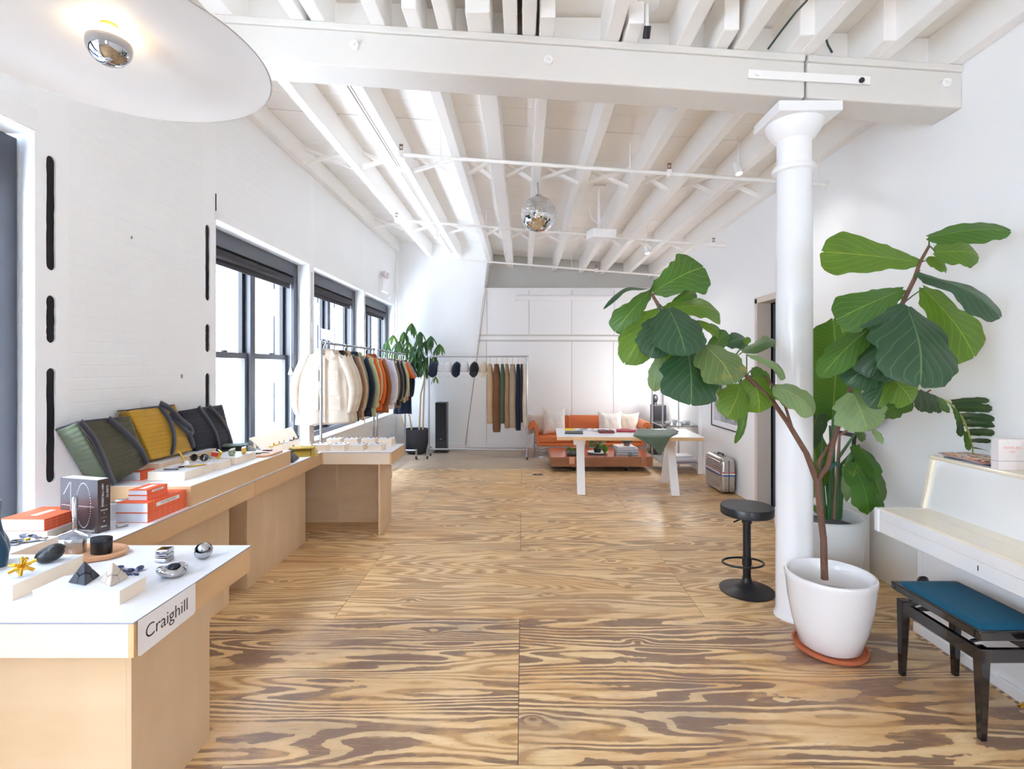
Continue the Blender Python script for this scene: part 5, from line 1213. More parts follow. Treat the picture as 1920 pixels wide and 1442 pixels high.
# ---- trestle table
tt = thing('trestle_table', 'white-topped plywood table on two white A-shaped trestles', 'table', (1.39, 6.88, 0))
tt.rotation_euler = (0, 0, -.045)
B().box(-.93, .93, -.44, .44, .712, .755).build('plywood_top', plywood('table_edge_ply', (226, 190, 142), (212, 172, 122)), tt, local=True, bevel=.001)
B().box(-.931, .931, -.441, .441, .755, .759).build('white_surface', M['lam'], tt, local=True)
for x in (-.60, .60):
    tr2 = B().box(x-.10, x+.06, -.10, .10, .60, .711).build('trestle_head', M['trim'], tt, local=True, bevel=.003)
    for s in (-1, 1):
        B().bar((x+.01*s, s*.05, .71), (x+.02*s, s*.385, .0), .105, .03, (0, 1, 0)).build('leg', M['trim'], tt, local=True, bevel=.003)
ZTT = .7595
def flat(name, label, cat, x, y, sx_, sy_, h, m, rz=0, group=None, part='body', wav=0):
    t = thing(name, label, cat, (x, y, ZTT), group, rz)
    if wav: B().grid(lambda u, v: ((u-.5)*sx_, (v-.5)*sy_, h/2+.0045+.004*math.sin(7*u+5*v)), 10, 10).build(part, m, t, local=True, solid=h, smooth=60)
    else: B().box(-sx_/2, sx_/2, -sy_/2, sy_/2, 0, h).build(part, m, t, local=True, bevel=.002)
    return t
flat('notepad', 'yellow pad at the back left corner of the trestle table', 'pad', .66, 7.18, .12, .13, .012, plain('yellow_paper', (248, 214, 40), .6), .1)
nb = flat('notebook', 'dark grey folded case at the front left of the trestle table', 'notebook', .69, 6.82, .24, .22, .016, plain('slate_cover', (96, 98, 106), .5), -.12); B().box(-.12, .12, -.11, -.105, .001, .017).build('edge_band', M['dark'], nb, local=True)
for i, (x, y, rz, lb) in enumerate(((.86, 7.15, .1, 'open magazine of white pages at the back of the trestle table'), (1.10, 7.08, -.1, 'second white magazine beside the maroon wallet'))):
    t = flat('magazine', lb, 'magazine', x, y, .26, .2, .006, M['paper'], rz, 'magazines on the trestle table', 'pages', wav=1)
    B().box(-.06, .05, -.03, .02, .0165, .0175).build('printed_picture', M['dark'], t, local=True); B().box(.115, .13, -.1, .1, .0165, .018).build('red_edge', M['red'], t, local=True)
mw = flat('leather_wallet', 'dark maroon folded leather wallet on the trestle table', 'wallet', 1.13, 6.86, .20, .15, .03, plain('maroon_leather', (122, 42, 44), .45)); B().box(-.008, .008, -.079, .075, .028, .034).build('wallet_strap', M['dark'], mw, local=True); B().box(-.1, .1, -.002, .0, .029, .032).build('fold_line', M['dark'], mw, local=True)
rc = flat('folded_cloth', 'raspberry red folded cloth on the trestle table', 'cloth', 1.45, 7.02, .30, .24, .014, fabric('raspberry_cloth', (206, 70, 92)), -.15, part='cloth', wav=1); B().box(-.15, .15, -.12, -.112, .003, .02).build('folded_edge', fabric('raspberry_dark', (176, 50, 74)), rc, local=True)
# green apron: lies on the table and hangs over the front edge
ap = B()
edge = 6.42
def apf(u, v):
    # v: 0 at the back, 1 at the hanging tip; u across
    L = P(1187, 824, 6.44); R__ = P(1275, 805, 7.1)
    bx0 = 1.62+(1.40-1.62)*v/.55 if v < .55 else 1.40+(1.66-1.40)*((v-.55)/.45); bx1 = 2.12 if v < .2 else (2.12-.25*(v-.2)/.35 if v < .55 else 1.87-.10*(v-.55)/.45)
    x = bx0+(bx1-bx0)*u
    y = 7.15-(7.15-6.435)*min(v/.55, 1)-.015*(v > .55)
    y = y+.035*(x-1.4)*-1
    z = ZTT+.012 if v <= .55 else ZTT+.012-.25*(v-.55)/.45*(.5+.9*u if u < .55 else .995-.5*(u-.55))
    return (x, y+.008*math.sin(9*u)*(v > .55)-(.014 if v > .55 else 0), z+.006*math.sin(8*u+5*v)*(v < .5)+.004)
ap.grid(apf, 22, 26)
apo = ap.build('apron', fabric('green_canvas', (98, 116, 98)), smooth=70, solid=.004); tag(apo, 'sage green canvas apron draped over the front edge of the trestle table', 'apron')

# ---- shelving at the right wall
sh = thing('metal_shelf', 'chrome and glass shelf unit against the right wall behind the trestle table', 'shelf', (2.44, 8.15, 0))
for x, y, h, r in ((2.16, 7.82, 1.55, .014), (2.16, 8.45, 1.55, .014), (2.60, 8.45, 1.55, .014)): B().tube([(x, y, 0), (x, y, h)], r, 10).build('post', M['steel'], sh, smooth=50)
B().box(2.70, 2.765, 7.78, 7.84, 0, 1.55).build('post', M['trim'], sh, bevel=.003)
for z in (.165, .735, 1.30):
    s = B().box(2.15, 2.75, 7.80, 8.47, z, z+.012).build('glass_shelf', clear_mat('shelf_glass', (.8, .9, .88)) if z > .2 else plain('grey_shelf', (130, 130, 136), .3), sh)
    B().tube([(2.15, 7.80, z-.004), (2.75, 7.80, z-.004)], .009, 8).build('edge_rail', M['steel'], sh, smooth=50); B().tube([(2.15, 7.80, z-.004), (2.15, 8.46, z-.004)], .009, 8).build('side_rail', M['steel'], sh, smooth=50)
z = .177
for i, (h, c, a, lb) in enumerate(((.022, 2, .36, 'rosy covered bottom book on the low shelf'), (.03, 3, .34, 'white book in the middle of the low shelf stack'), (.036, 3, .30, 'thick white book on top of the low shelf stack'))):
    book(lb, 2.36, 2.36+a, 7.86, 8.12, z, h, cv[c], 'books on the low shelf', .05*i); z += h+.0004
wb = thing('wooden_box', 'small brown wooden box behind the books on the low shelf', 'box', (2.42, 8.3, .177)); B().box(2.36, 2.48, 8.25, 8.37, .177, .30).build('box_body', M['walnut'], wb, bevel=.003); B().box(2.355, 2.485, 8.245, 8.375, .3, .312).build('box_lid', M['walnut'], wb, bevel=.003)
for i, (x, y, r, h) in enumerate(((2.28, 7.95, .05, .05), (2.40, 8.0, .045, .07), (2.52, 7.95, .055, .045), (2.62, 8.05, .04, .05))):
    single(B().lathe((x, y, .747), [(r*.6, 0), (r, h*.5), (r*.9, h), (r*.82, h), (r*.7, h*.4), (0, .008)], 20).build('glass_bowl', M['potw'], smooth=60), '%s small pale bowl on the upper glass shelf' % ('leftmost', 'second from left', 'third from left', 'rightmost')[i], 'bowl', 'pale bowls on the glass shelf')
bh = thing('dark_sculpture', 'small dark rounded sculpture on top of the right floor speaker', 'sculpture', (2.50, 9.6, .931))
B().ball((2.51, 9.62, 1.05), .06, .06, .085, 20, 14).build('head_form', M['dark'], bh, smooth=60); B().tube([(2.51, 9.62, .932), (2.51, 9.62, .99)], [.045, .03], 16).build('neck_form', M['dark'], bh, smooth=60)
gl = thing('globe_lamp', 'bright white globe wall lamp glowing behind the fig leaves', 'lamp', (2.70, 9.3, 1.2))
q = Vector((2.66, 9.25, 1.27))
B().ball(q, .07, n=24, m=14).build('globe', emit_mat('lamp_globe_glow', (1, .98, .95), 14), gl, smooth=60); B().tube([q, (XR, 9.25, 1.27)], .02, 10).build('wall_arm', M['steel'], gl, smooth=50)
def bulb(kind, parent, off, energy, col, rot=None, size=.05):
    l = bpy.data.lights.new('lamp_light', kind); l.energy = energy; l.color = col; l.shadow_soft_size = size
    if kind == 'SPOT': l.spot_size = 2.3; l.spot_blend = .8
    o = bpy.data.objects.new('lamp_light', l); COL.objects.link(o); o.parent = parent; o.location = off
    if rot: o.rotation_euler = rot
bulb('POINT', gl, (-.12, -.10, .07), 16, (1, .98, .95), size=.08)

# ---- framed photograph, suitcase
pf = thing('framed_photo', 'grey landscape photograph in a thin dark frame on the right wall behind the fig leaves', 'picture', (XR, 6.95, .8))
fx = XR-.022
s = B().box(fx, XR, 6.42, 7.42, .80, .815).box(fx, XR, 6.42, 7.42, 1.485, 1.5).box(fx, XR, 6.42, 6.435, .815, 1.485).box(fx, XR, 7.405, 7.42, .815, 1.485); s.build('frame', M['dark'], pf, bevel=.001)
B().box(XR-.012, XR-.002, 6.435, 7.405, .815, 1.485).build('mat_board', M['paper'], pf)
def photo():
    m, nt, b = nodes_of('grey_photo_print'); tc = N(nt, 'ShaderNodeTexCoord'); nz = N(nt, 'ShaderNodeTexNoise', i_Scale=4.0, i_Detail=5.0); nt.links.new(tc.outputs['Object'], nz.inputs['Vector'])
    cr = N(nt, 'ShaderNodeValToRGB'); cr.color_ramp.elements[0].position = .4; cr.color_ramp.elements[0].color = col4((120, 122, 130)); cr.color_ramp.elements[1].position = .6; cr.color_ramp.elements[1].color = col4((206, 206, 212)); nt.links.new(nz.outputs[0], cr.inputs[0]); nt.links.new(cr.outputs[0], b.inputs['Base Color']); return m
B().box(XR-.014, XR-.0121, 6.51, 7.33, .89, 1.41).build('photo_print', photo(), pf)
sc2 = thing('suitcase', 'ribbed aluminium suitcase with red, white and blue stripes standing by the right wall', 'suitcase', (2.66, 6.85, 0))
SXa, SXb, SYa, SYb, SH = 2.55, 2.765, 6.53, 7.14, .465
def rr(x0, x1, z0, z1, r, n=5):
    pts = []
    for cx, cz, a0 in ((x1-r, z1-r, 0), (x0+r, z1-r, PI/2), (x0+r, z0+r, PI), (x1-r, z0+r, 1.5*PI)):
        for k in range(n+1): a = a0+PI/2*k/n; pts.append((cx+r*math.cos(a), cz+r*math.sin(a)))
    return pts
ys_ = rr(SYa, SYb, .012, SH, .07)
B().prism([(u, v) for u, v in ys_], 'x', SXa+.02, SXb-.02).build('shell', M['alu'], sc2, bevel=.028, smooth=35)
for k in range(13):
    z = .05+.03*k
    if .21 < z < .29: continue
    B().tube([(SXa+.016, SYa+.05, z), (SXa+.016, SYb-.05, z)], .007, 8).build('rib', M['alu'], sc2, smooth=60)
    B().tube([(SXa+.05, SYa-.0-.001, z), (SXb-.05, SYa-.001, z)], .007, 8).build('rib', M['alu'], sc2, smooth=60)
for nm, m, z0, h in (('red_stripe', M['red'], .277, .016), ('white_stripe', M['trim'], .257, .018), ('blue_stripe', M['blue'], .238, .016)):
    B().box(SXa+.012, SXa+.02, SYa+.05, SYb-.04, z0, z0+h).build(nm, m, sc2); B().box(SXa+.03, SXb-.03, SYa-.006, SYa+.02, z0, z0+h).build(nm, m, sc2)
B().box((SXa+SXb)/2-.004, (SXa+SXb)/2+.004, SYa-.008, SYa+.02, .03, SH-.03).build('seam_band', M['dark'], sc2)
B().tube([(2.66, 6.72, SH), (2.66, 6.73, SH+.025), (2.66, 6.88, SH+.025), (2.66, 6.89, SH)], .011, 8).build('handle', M['dark'], sc2, smooth=50)
for y in (6.66, 6.95): B().box(2.64, 2.68, y, y+.05, SH-.004, SH+.008).build('latch', M['chrome'], sc2, bevel=.002)

# ---- projector, mirror ball, track spots, screen case
mb = thing('mirror_ball', 'silver mirror ball hanging from a ceiling joist', 'mirror ball', (.18, 5.72, 3.17))
bc = Vector((.18, 5.72, 3.372)); R = .20
B().ball(bc, R*.97, n=32, m=20).build('core', plain('mirror_backing', (120, 122, 128), .4, .6), mb, smooth=60)
tl = B(); rows = 30
for i in range(1, rows):
    f = -PI/2+PI*i/rows; nn = max(4, int(2*PI*math.cos(f)/(PI/rows)))
    for k in range(nn):
        a = 2*PI*(k+.5*(i % 2))/nn; n_ = Vector((math.cos(f)*math.cos(a), math.cos(f)*math.sin(a), math.sin(f)))
        n2 = (n_+Vector((rnd.uniform(-1, 1), rnd.uniform(-1, 1), rnd.uniform(-1, 1)))*.035).normalized()
        e = Vector((-math.sin(a), math.cos(a), 0)); u_ = n2.cross(e).normalized(); e = u_.cross(n2); s_ = R*PI/rows*.46; p = bc+n_*R*1.0
        tl.add([p-e*s_-u_*s_, p+e*s_-u_*s_, p+e*s_+u_*s_, p-e*s_+u_*s_, p-e*s_-u_*s_-n2*.004, p+e*s_-u_*s_-n2*.004, p+e*s_+u_*s_-n2*.004, p-e*s_+u_*s_-n2*.004], [(0, 1, 2, 3), (0, 4, 5, 1), (1, 5, 6, 2), (2, 6, 7, 3), (3, 7, 4, 0)])
tag(tl.build('mirror_tiles', plain('mirror_tile', (236, 238, 240), .03, 1), mb), kind='stuff')
B().tube([bc+Vector((0, 0, R-.01)), bc+Vector((0, 0, R+.02))], .035, 16).build('cap', M['steel'], mb, smooth=50); B().tube([bc+Vector((0, 0, R)), (.17, 5.72, zj(.17))], .008, 8).build('hanging_rod', M['steel'], mb, smooth=50)
pj = thing('projector', 'white ceiling projector on a drop pole between the joists', 'projector', (.99, 6.5, 3.2))
q = Vector((1.0, 6.45, 3.335)); B().obox(q, (.31, .26, .11), (.1, 0, .22)).build('housing', M['trim'], pj, bevel=.008)
B().tube([q+Vector((-.03, 0, .05)), q+Vector((-.03, .02, zj(.97)+JD-q.z-.01))], .017, 10).build('drop_pole', M['trim'], pj, smooth=50); B().obox(q+Vector((-.03, .02, zj(.97)+JD-q.z-.012)), (.16, .16, .012)).build('ceiling_plate', M['trim'], pj, bevel=.002)
for k in range(5): B().obox(q+Vector((-.10+.045*k, -.132+.01*k, .02)), (.022, .012, .012), (.1, 0, .22)).build('socket', M['dark'], pj)
for s in (-1, 1): B().tube([q+Vector((-.03, 0, .12)), q+Vector((-.03-.09, .02*s, .20)), q+Vector((-.16, .03*s, .33))], .004, 6).build('cable', M['trim'], pj, smooth=60)
def spot(label, px_, py_, Y, x_up):
    q = P(px_, py_, Y); t = thing('spot_light', label, 'lamp', q.to_tuple(), 'white ceiling spot lights')
    B().tube([q+Vector((0, 0, .04)), (q.x, Y, zj(q.x)+JD+.004)], .006, 6).build('stem', M['trim'], t); B().tube([q+Vector((-.012, .02, .06)), q+Vector((.004, -.01, -.045))], .034, 16).build('can', M['trim'], t, smooth=50)
    B().tube([q+Vector((.004, -.01, -.0455)), q+Vector((.0045, -.0105, -.049))], .028, 16).build('lamp_face', emit_mat('spot_face_glow', (1, .9, .75), 6), t)
    bulb('SPOT', t, (.005, -.012, -.06), 14, (1, .97, .93), (-.3, 0, 0), .04)
spot('white spot light by the column near the right wall', 1384, 318, 4.9, 0); spot('white spot light at the left between the joists', 818, 440, 7.5, 0); spot('white spot light near the far right pipe', 1213, 470, 7.4, 0)
ps = thing('projection_screen', 'long white roller screen case mounted across the far wall panels', 'screen', (1.0, YP-.06, 3.05))
a_, c_ = P(968, 558, YP-.06), P(1158, 560, YP-.06)
B().tube([(a_.x, YP-.06, a_.z), (c_.x, YP-.06, a_.z)], .055, 20).build('screen_tube', M['trim'], ps, smooth=50)
for x in (a_.x, c_.x): B().box(x-.02, x+.02, YP-.12, YP, a_.z-.06, a_.z+.06).build('end_bracket', M['trim'], ps, bevel=.004)

# ================================================================ RIGHT FOREGROUND
# ---- swivel stool
st = thing('bar_stool', 'black round swivel stool with a trumpet base beside the white column', 'stool', (1.655, 3.72, 0))
sx_, sy_ = 1.655, 3.74
B().lathe((sx_, sy_, 0), [(.19, 0), (.192, .008), (.17, .016), (.10, .03), (.055, .05), (.034, .075), (.031, .10)], 40).build('base', M['black'], st, smooth=40)
B().tube([(sx_, sy_, .09), (sx_, sy_, .53)], .028, 20).build('pole', M['black'], st, smooth=50); B().tube([(sx_, sy_, .50), (sx_, sy_, .565)], .036, 20).build('collar', M['black'], st, smooth=50)
B().lathe((sx_, sy_, .563), [(.176, 0), (.184, .006), (.185, .058), (.182, .064), (0, .064)], 44).build('seat', plain('black_stained_wood', (34, 34, 38), .32, bump=.08, bscale=90), st, smooth=40)
B().tube([(sx_-.02+.145*math.cos(a)-.03, sy_-.05+.10*math.sin(a), .225) for a in [k*PI/18 for k in range(37)]], .008, 8, caps=False).build('foot_ring', M['black'], st, smooth=60)
B().tube([(sx_, sy_, .19), (sx_, sy_, .245)], .034, 16).build('ring_clamp', M['black'], st, smooth=50); B().tube([(sx_-.02, sy_-.03, .55), (sx_-.13, sy_-.08, .53)], .006, 8).build('lever', M['black'], st, smooth=50)

# ---- white upright piano
pn = thing('piano', 'white upright piano against the right wall with a cream keyboard lid', 'piano', (2.5, 2.5, 0))
PY0, PY1 = 1.74, 3.2; IV, CRM = M['ivory'], M['cream']
B().prism([(2.46, .0), (2.765, .0), (2.765, .70), (2.46, .70)], 'y', PY0+.02, PY1-.04).build('lower_case', IV, pn, bevel=.004)
B().box(2.452, 2.46, PY0+.06, PY1-.09, .10, .60).build('knee_board', IV, pn, bevel=.003)
B().box(2.44, 2.77, PY0+.01, PY1-.03, .0, .06).build('toe_rail', IV, pn, bevel=.004)
B().box(2.222, 2.765, PY0, PY1, .62, .70).build('key_bed', IV, pn, bevel=.006)
B().box(2.222, 2.30, PY0+.03, PY1-.03, .70, .762).build('key_slip', IV, pn, bevel=.004)
for y in (PY0, PY1-.045): B().box(2.215, 2.765, y, y+.045, .62, .768).build('arm_cheek', IV, pn, bevel=.010)
B().box(2.225, 2.40, PY0+.046, PY1-.046, .752, .770).build('fall_board', CRM, pn, bevel=.005); B().box(2.405, 2.53, PY0+.046, PY1-.046, .752, .768).build('lid_rear_strip', CRM, pn, bevel=.003)
B().prism([(2.525, .765), (2.765, .765), (2.765, 1.07), (2.585, 1.07)], 'y', PY0+.03, PY1-.03).build('upper_panel', IV, pn, bevel=.004)
for y in (PY0, PY1-.03): B().prism([(2.505, .765), (2.768, .765), (2.768, 1.075), (2.568, 1.075)], 'y', y, y+.03).build('side_cheek', CRM, pn, bevel=.005)
B().box(2.56, 2.77, PY0, PY1, 1.072, 1.094).build('top_lid', CRM, pn, bevel=.006)
B().box(2.2205, 2.2225, 2.47, 2.475, .655, .68).build('lock_slot', M['dark'], pn); B().lathe((0, 0, 0), [(.008, 0), (.008, .002), (0, .002)], 12).build('lock_plate', M['gold'], pn) if 0 else None
for y in (2.20, 2.29, 2.38): B().tube([(2.44, y, .075), (2.37, y, .07), (2.33, y, .055)], [.010, .014, .010], 10, flat=.5).build('pedal', M['gold'], pn, smooth=60)
for y in (PY0+.05, PY1-.1): B().box(2.235, 2.28, y, y+.05, 0, .62).build('front_leg', IV, pn, bevel=.006) if 0 else None
# bench
bn = thing('piano_bench', 'black lacquered piano bench with a teal velvet seat', 'bench', (2.175, 2.478, 0)); BL = M['blackgloss']
bx0, bx1, by0, by1 = 1.995, 2.352, 2.21, 2.745
for s in (B().box(bx0, bx1, by0, by0+.028, .452, .492), B().box(bx0, bx1, by1-.028, by1, .452, .492), B().box(bx0, bx0+.028, by0+.028, by1-.028, .452, .492), B().box(bx1-.028, bx1, by0+.028, by1-.028, .452, .492)): s.build('seat_rail', BL, bn, bevel=.004)
def cush(u, v):
    a, b_ = 2*u-1, 2*v-1; return (bx0+.012+(bx1-bx0-.024)*u, by0+.012+(by1-by0-.024)*v, .482+.030*((1-abs(a)**8)*(1-abs(b_)**8))**.5)
B().grid(cush, 20, 26).build('velvet_seat', M['teal'], bn, smooth=70)
for s in (B().box(bx0+.022, bx1-.022, by0+.02, by0+.042, .345, .405), B().box(bx0+.022, bx1-.022, by1-.042, by1-.02, .345, .405), B().box(bx0+.02, bx0+.042, by0+.042, by1-.042, .345, .405), B().box(bx1-.042, bx1-.02, by0+.042, by1-.042, .345, .405)): s.build('apron_rail', BL, bn, bevel=.003)
for x, sx1 in ((bx0+.018, 1), (bx1-.018, -1)):
    for y, sy1 in ((by0+.015, 1), (by1-.015, -1)):
        a = [(x, y), (x+sx1*.046, y), (x+sx1*.046, y+sy1*.046), (x, y+sy1*.046)]; b2 = [(x+sx1*.006, y+sy1*.004), (x+sx1*.032, y+sy1*.004), (x+sx1*.032, y+sy1*.03), (x+sx1*.006, y+sy1*.03)]
        B().hexa([(p[0], p[1], 0) for p in b2]+[(p[0], p[1], .408) for p in a]).build('leg', BL, bn, bevel=.003)
for y in (by0+.10, by1-.10):
    B().bar((bx0+.05, y, .40), (bx1-.05, y, .46), .014, .01).build('scissor_arm', M['steel'], bn); B().bar((bx0+.05, y+.02, .46), (bx1-.05, y+.02, .40), .014, .01).build('scissor_arm', M['steel'], bn)
for y, s in ((by0, -1), (by1, 1)): B().tube([(2.20, y, .472), (2.20, y+s*.035, .472)], [.012, .026], 16).tube([(2.20, y+s*.035, .472), (2.20, y+s*.05, .472)], [.03, .026], 16).build('height_knob', BL, bn, smooth=60)

# ---- on the piano
mags = plain('magazine_cover', (196, 130, 110), .4)
def mag(label, y0, y1, x0, x1, z0, m, rz):
    t = thing('magazine', label, 'magazine', ((x0+x1)/2, (y0+y1)/2, z0), 'magazines on the piano', rz); a, b_ = (x1-x0)/2, (y1-y0)/2
    B().grid(lambda u, v: ((2*u-1)*a, (2*v-1)*b_, .004+.004*math.sin(3*v)), 6, 8).build('cover', m, t, local=True, solid=.004, smooth=60); B().box(-a+.003, a-.003, -b_+.003, b_-.003, 0, .0025).build('pages', M['pages'], t, local=True)
mm = plain('patterned_cover', (214, 170, 150), .5)
def patt():
    m, nt, b = nodes_of('patterned_magazine'); tc = N(nt, 'ShaderNodeTexCoord'); vo = N(nt, 'ShaderNodeTexVoronoi', i_Scale=60.0); nt.links.new(tc.outputs['Object'], vo.inputs['Vector'])
    cr = N(nt, 'ShaderNodeValToRGB'); cr.color_ramp.interpolation = 'CONSTANT'; e = cr.color_ramp.elements; e[0].color = col4((230, 214, 196)); e[1].position = .75; e[1].color = col4((60, 58, 84))
    for p, c in ((.4, (204, 120, 92)), (.6, (226, 170, 90))): x = e.new(p); x.color = col4(c)
    sp = N(nt, 'ShaderNodeSeparateColor'); nt.links.new(vo.outputs['Color'], sp.inputs[0]); nt.links.new(sp.outputs[0], cr.inputs[0]); nt.links.new(cr.outputs[0], b.inputs['Base Color']); b.inputs['Roughness'].default_value = .4; return m
mag('bottom dark-spined magazine on the piano', 2.80, 3.10, 2.58, 2.76, 1.095, plain('navy_cover', (40, 46, 70), .4), .05); mag('pink-edged magazine in the middle of the pile on the piano', 2.82, 3.11, 2.575, 2.755, 1.1055, mags, -.04); mag('colourful patterned magazine on top of the pile on the piano', 2.83, 3.13, 2.57, 2.755, 1.116, patt(), .08)
cb2 = thing('gift_box', 'white square box reading TRAVELING FOR on the piano', 'box', (2.68, 2.76, 1.095)); A_ = P(1862, 878, 2.74); C2 = P(1914, 816, 2.74)
B().box(2.555, 2.705, 2.72, 2.765, 1.095, 1.20+.06).build('box_body', plain('pearl_card', (232, 226, 226), .5), cb2, bevel=.001); B().box(2.5545, 2.7055, 2.7195, 2.7655, 1.142, 1.145).build('box_seam', plain('lilac_band', (170, 160, 190), .5), cb2)
pk = plain('pink_print', (236, 170, 168), .5); text('TRAVELING', .019, frame4((2.63, 2.7193, 1.215), (1, 0, 0), (0, 0, 1)), pk, cb2); text('FOR', .016, frame4((2.63, 2.7193, 1.193), (1, 0, 0), (0, 0, 1)), pk, cb2)
vs_ = thing('ceramic_vase', 'cream vase cut by the right edge on the piano', 'vase', (2.70, 2.60, 1.095)); B().lathe((2.665, 2.62, 1.095), [(.03, 0), (.042, .03), (.04, .09), (.022, .14), (.02, .17), (.018, .17), (.018, .14), (0, .05)], 24).build('vase_body', CRM, vs_, smooth=60)
# ================================================================ PLANTS AND LAMP
def interp(tab, v):
    for (a, x), (b_, y) in zip(tab, tab[1:]):
        if v <= b_: f = (v-a)/(b_-a); f = f*f*(3-2*f); return x+(y-x)*f
    return tab[-1][1]
VIO = [(0, .10), (.05, .28), (.14, .46), (.28, .52), (.42, .62), (.56, .82), (.70, .97), (.80, 1), (.90, .90), (.965, .62), (1, .12)]
OVA = [(0, .16), (.04, .46), (.13, .72), (.3, .90), (.5, 1), (.68, .99), (.82, .88), (.93, .60), (1, .10)]
LAN = [(0, .06), (.1, .45), (.3, .85), (.5, 1), (.7, .92), (.85, .66), (.95, .32), (1, .04)]
FM = dict(d=leaf_mat('fig_leaf_dark', (44, 84, 56), (104, 142, 92), trans=.12), m=leaf_mat('fig_leaf_mid', (70, 118, 48), (150, 180, 76), trans=.3), b=leaf_mat('fig_leaf_bright', (104, 146, 52), (176, 192, 70), trans=.42),
          p=leaf_mat('fig_leaf_pale', (142, 170, 118), (176, 186, 106), trans=.3), o=leaf_mat('fig_leaf_blotched', (98, 124, 70), (160, 170, 96), trans=.15, spots=1), g=leaf_mat('paddle_leaf', (66, 124, 44), (130, 168, 70), 1, trans=.4), gd=leaf_mat('paddle_leaf_dark', (34, 66, 34), (120, 140, 60), 1, trans=.12))
WK, EW = 1.15, .075
def leaf(parent, base, tip, wid, mat, prof=VIO, nrm=(0, -1, .25), bulge=.1, fold=.22, wave=.035, ph=None, stalk=None, nv=26, name='leaf', droop=0):
    base, tip = Vector(base), Vector(tip); d = tip-base; L = d.length; y = d.normalized()
    z = Vector(nrm); z = (z-y*z.dot(y)).normalized(); x = y.cross(z); ph = rnd.uniform(0, 6) if ph is None else ph
    def fn(u, v):
        s = 2*u-1; hw = wid*WK/2*interp(prof, v)*(1+EW*math.sin(15*v+ph+2*(s > 0))*abs(s)+.5*EW*math.sin(31*v+2*ph)*abs(s))
        b_ = bulge*L*math.sin(PI*v**(1.2))+fold*hw*(-abs(s))*1.0+wave*L*s*s*math.sin(11*v+ph+(1.7 if s > 0 else 0))*.35
        notch = -.03*L*(1-min(1, abs(s)*3)) if (v > .985 and prof is not LAN) else 0
        return base+x*(s*hw)+y*(L*v+notch-.04*L*abs(s)*(1 if v < .03 else 0))+z*b_-Vector((0, 0, droop*L*s*s*.3))
    o = B().grid(fn, 14, nv).build(name, FM[mat], parent, smooth=80)
    if stalk is not None: B().tube([stalk, Vector(stalk).lerp(base, .5)+Vector((0, 0, .004)), base], [.0045, .0038, .0035], 6).build('leaf_stalk', M['stem'], parent, smooth=60)
    return o
# ---- fiddle-leaf fig
PXF, PYF = 1.80, 2.97
fg2 = thing('fiddle_leaf_fig', 'big two-branched fiddle-leaf fig in a round white glazed pot before the column', 'plant', (PXF, PYF, 0))
B().lathe((PXF, PYF, .0), [(.17, .0), (.19, .008), (.196, .03), (.186, .03), (.18, .014), (0, .014)], 44).build('terracotta_saucer', M['terra'], fg2, smooth=50)
B().lathe((PXF, PYF, .016), [(.135, 0), (.165, .02), (.198, .14), (.222, .27), (.235, .39), (.240, .415), (.236, .428), (.224, .430), (.216, .42), (.208, .36), (.20, .28)], 56, caps=False).lathe((PXF, PYF, .016), [(0.0, 0.001), (.135, .001)], 56, caps=False).build('pot', M['potw'], fg2, smooth=60)
B().lathe((PXF, PYF, .29), [(.203, 0), (.1, .012), (0, .02)], 32).build('soil', plain('dry_grey_soil', (186, 172, 156), .95, bump=.8, bscale=60), fg2, smooth=60)
YF_ = 2.95
T = lambda pts: [P(a, b_, c) for a, b_, c in pts]
B().tube(T([(1546, 1086, 2.96), (1544, 1010, 2.96), (1537, 950, 2.95), (1532, 895, 2.95)]), [.020, .018, .0175, .0185], 12).build('trunk', M['bark'], fg2, smooth=70)
lb = T([(1531, 900, 2.95), (1512, 850, 2.93), (1478, 794, 2.9), (1450, 754, 2.87), (1400, 705, 2.83), (1370, 680, 2.8), (1330, 655, 2.8), (1290, 630, 2.8), (1262, 612, 2.8), (1243, 590, 2.8), (1232, 568, 2.8), (1220, 548, 2.8)])
B().tube(lb, [.0175, .016, .014, .013, .012, .011, .011, .010, .010, .010, .010, .007], 10).build('branch', M['bark'], fg2, smooth=70)
B().tube(T([(1486, 806, 2.9), (1471, 757, 2.88), (1456, 730, 2.86), (1434, 705, 2.84)]), [.009, .008, .007, .005], 8).build('branch', M['bark'], fg2, smooth=70)
rb = T([(1532, 900, 2.95), (1552, 875, 2.93), (1563, 828, 2.92), (1575, 789, 2.9), (1592, 735, 2.88), (1625, 670, 2.86), (1665, 615, 2.84), (1691, 571, 2.82), (1715, 522, 2.8), (1724, 494, 2.8), (1742, 461, 2.8)])
B().tube(rb, [.016, .014, .013, .013, .012, .012, .011, .012, .011, .009, .007], 10).build('branch', M['bark'], fg2, smooth=70)
B().tube(T([(1535, 880, 2.95), (1537, 862, 2.95), (1550, 842, 2.95), (1566, 815, 2.97), (1586, 775, 3.0)]), [.010, .009, .008, .007, .005], 8).build('branch', M['bark'], fg2, smooth=70)
for px_, py_, Y in ((1240, 588, 2.8), (1228, 562, 2.8), (1235, 575, 2.8), (1720, 510, 2.8), (1735, 475, 2.8), (1705, 545, 2.8), (1728, 490, 2.8), (1697, 560, 2.8)):
    q = P(px_, py_, Y); a = rnd.uniform(0, 6); B().tube([q, q+Vector((.014*math.cos(a), -.004, .008+.012*math.sin(a)))], [.008, .0015], 6).build('bark_scale', M['bark'], fg2)
LC = lambda x, y, Y: P(1120+x/3.277, 400+y/3.277, Y)       # points read off the left crown
RC = lambda x, y, Y: P(1480+x/3.277, 400+y/3.277, Y)       # and the right one
k_ = 2.8/950/3.277
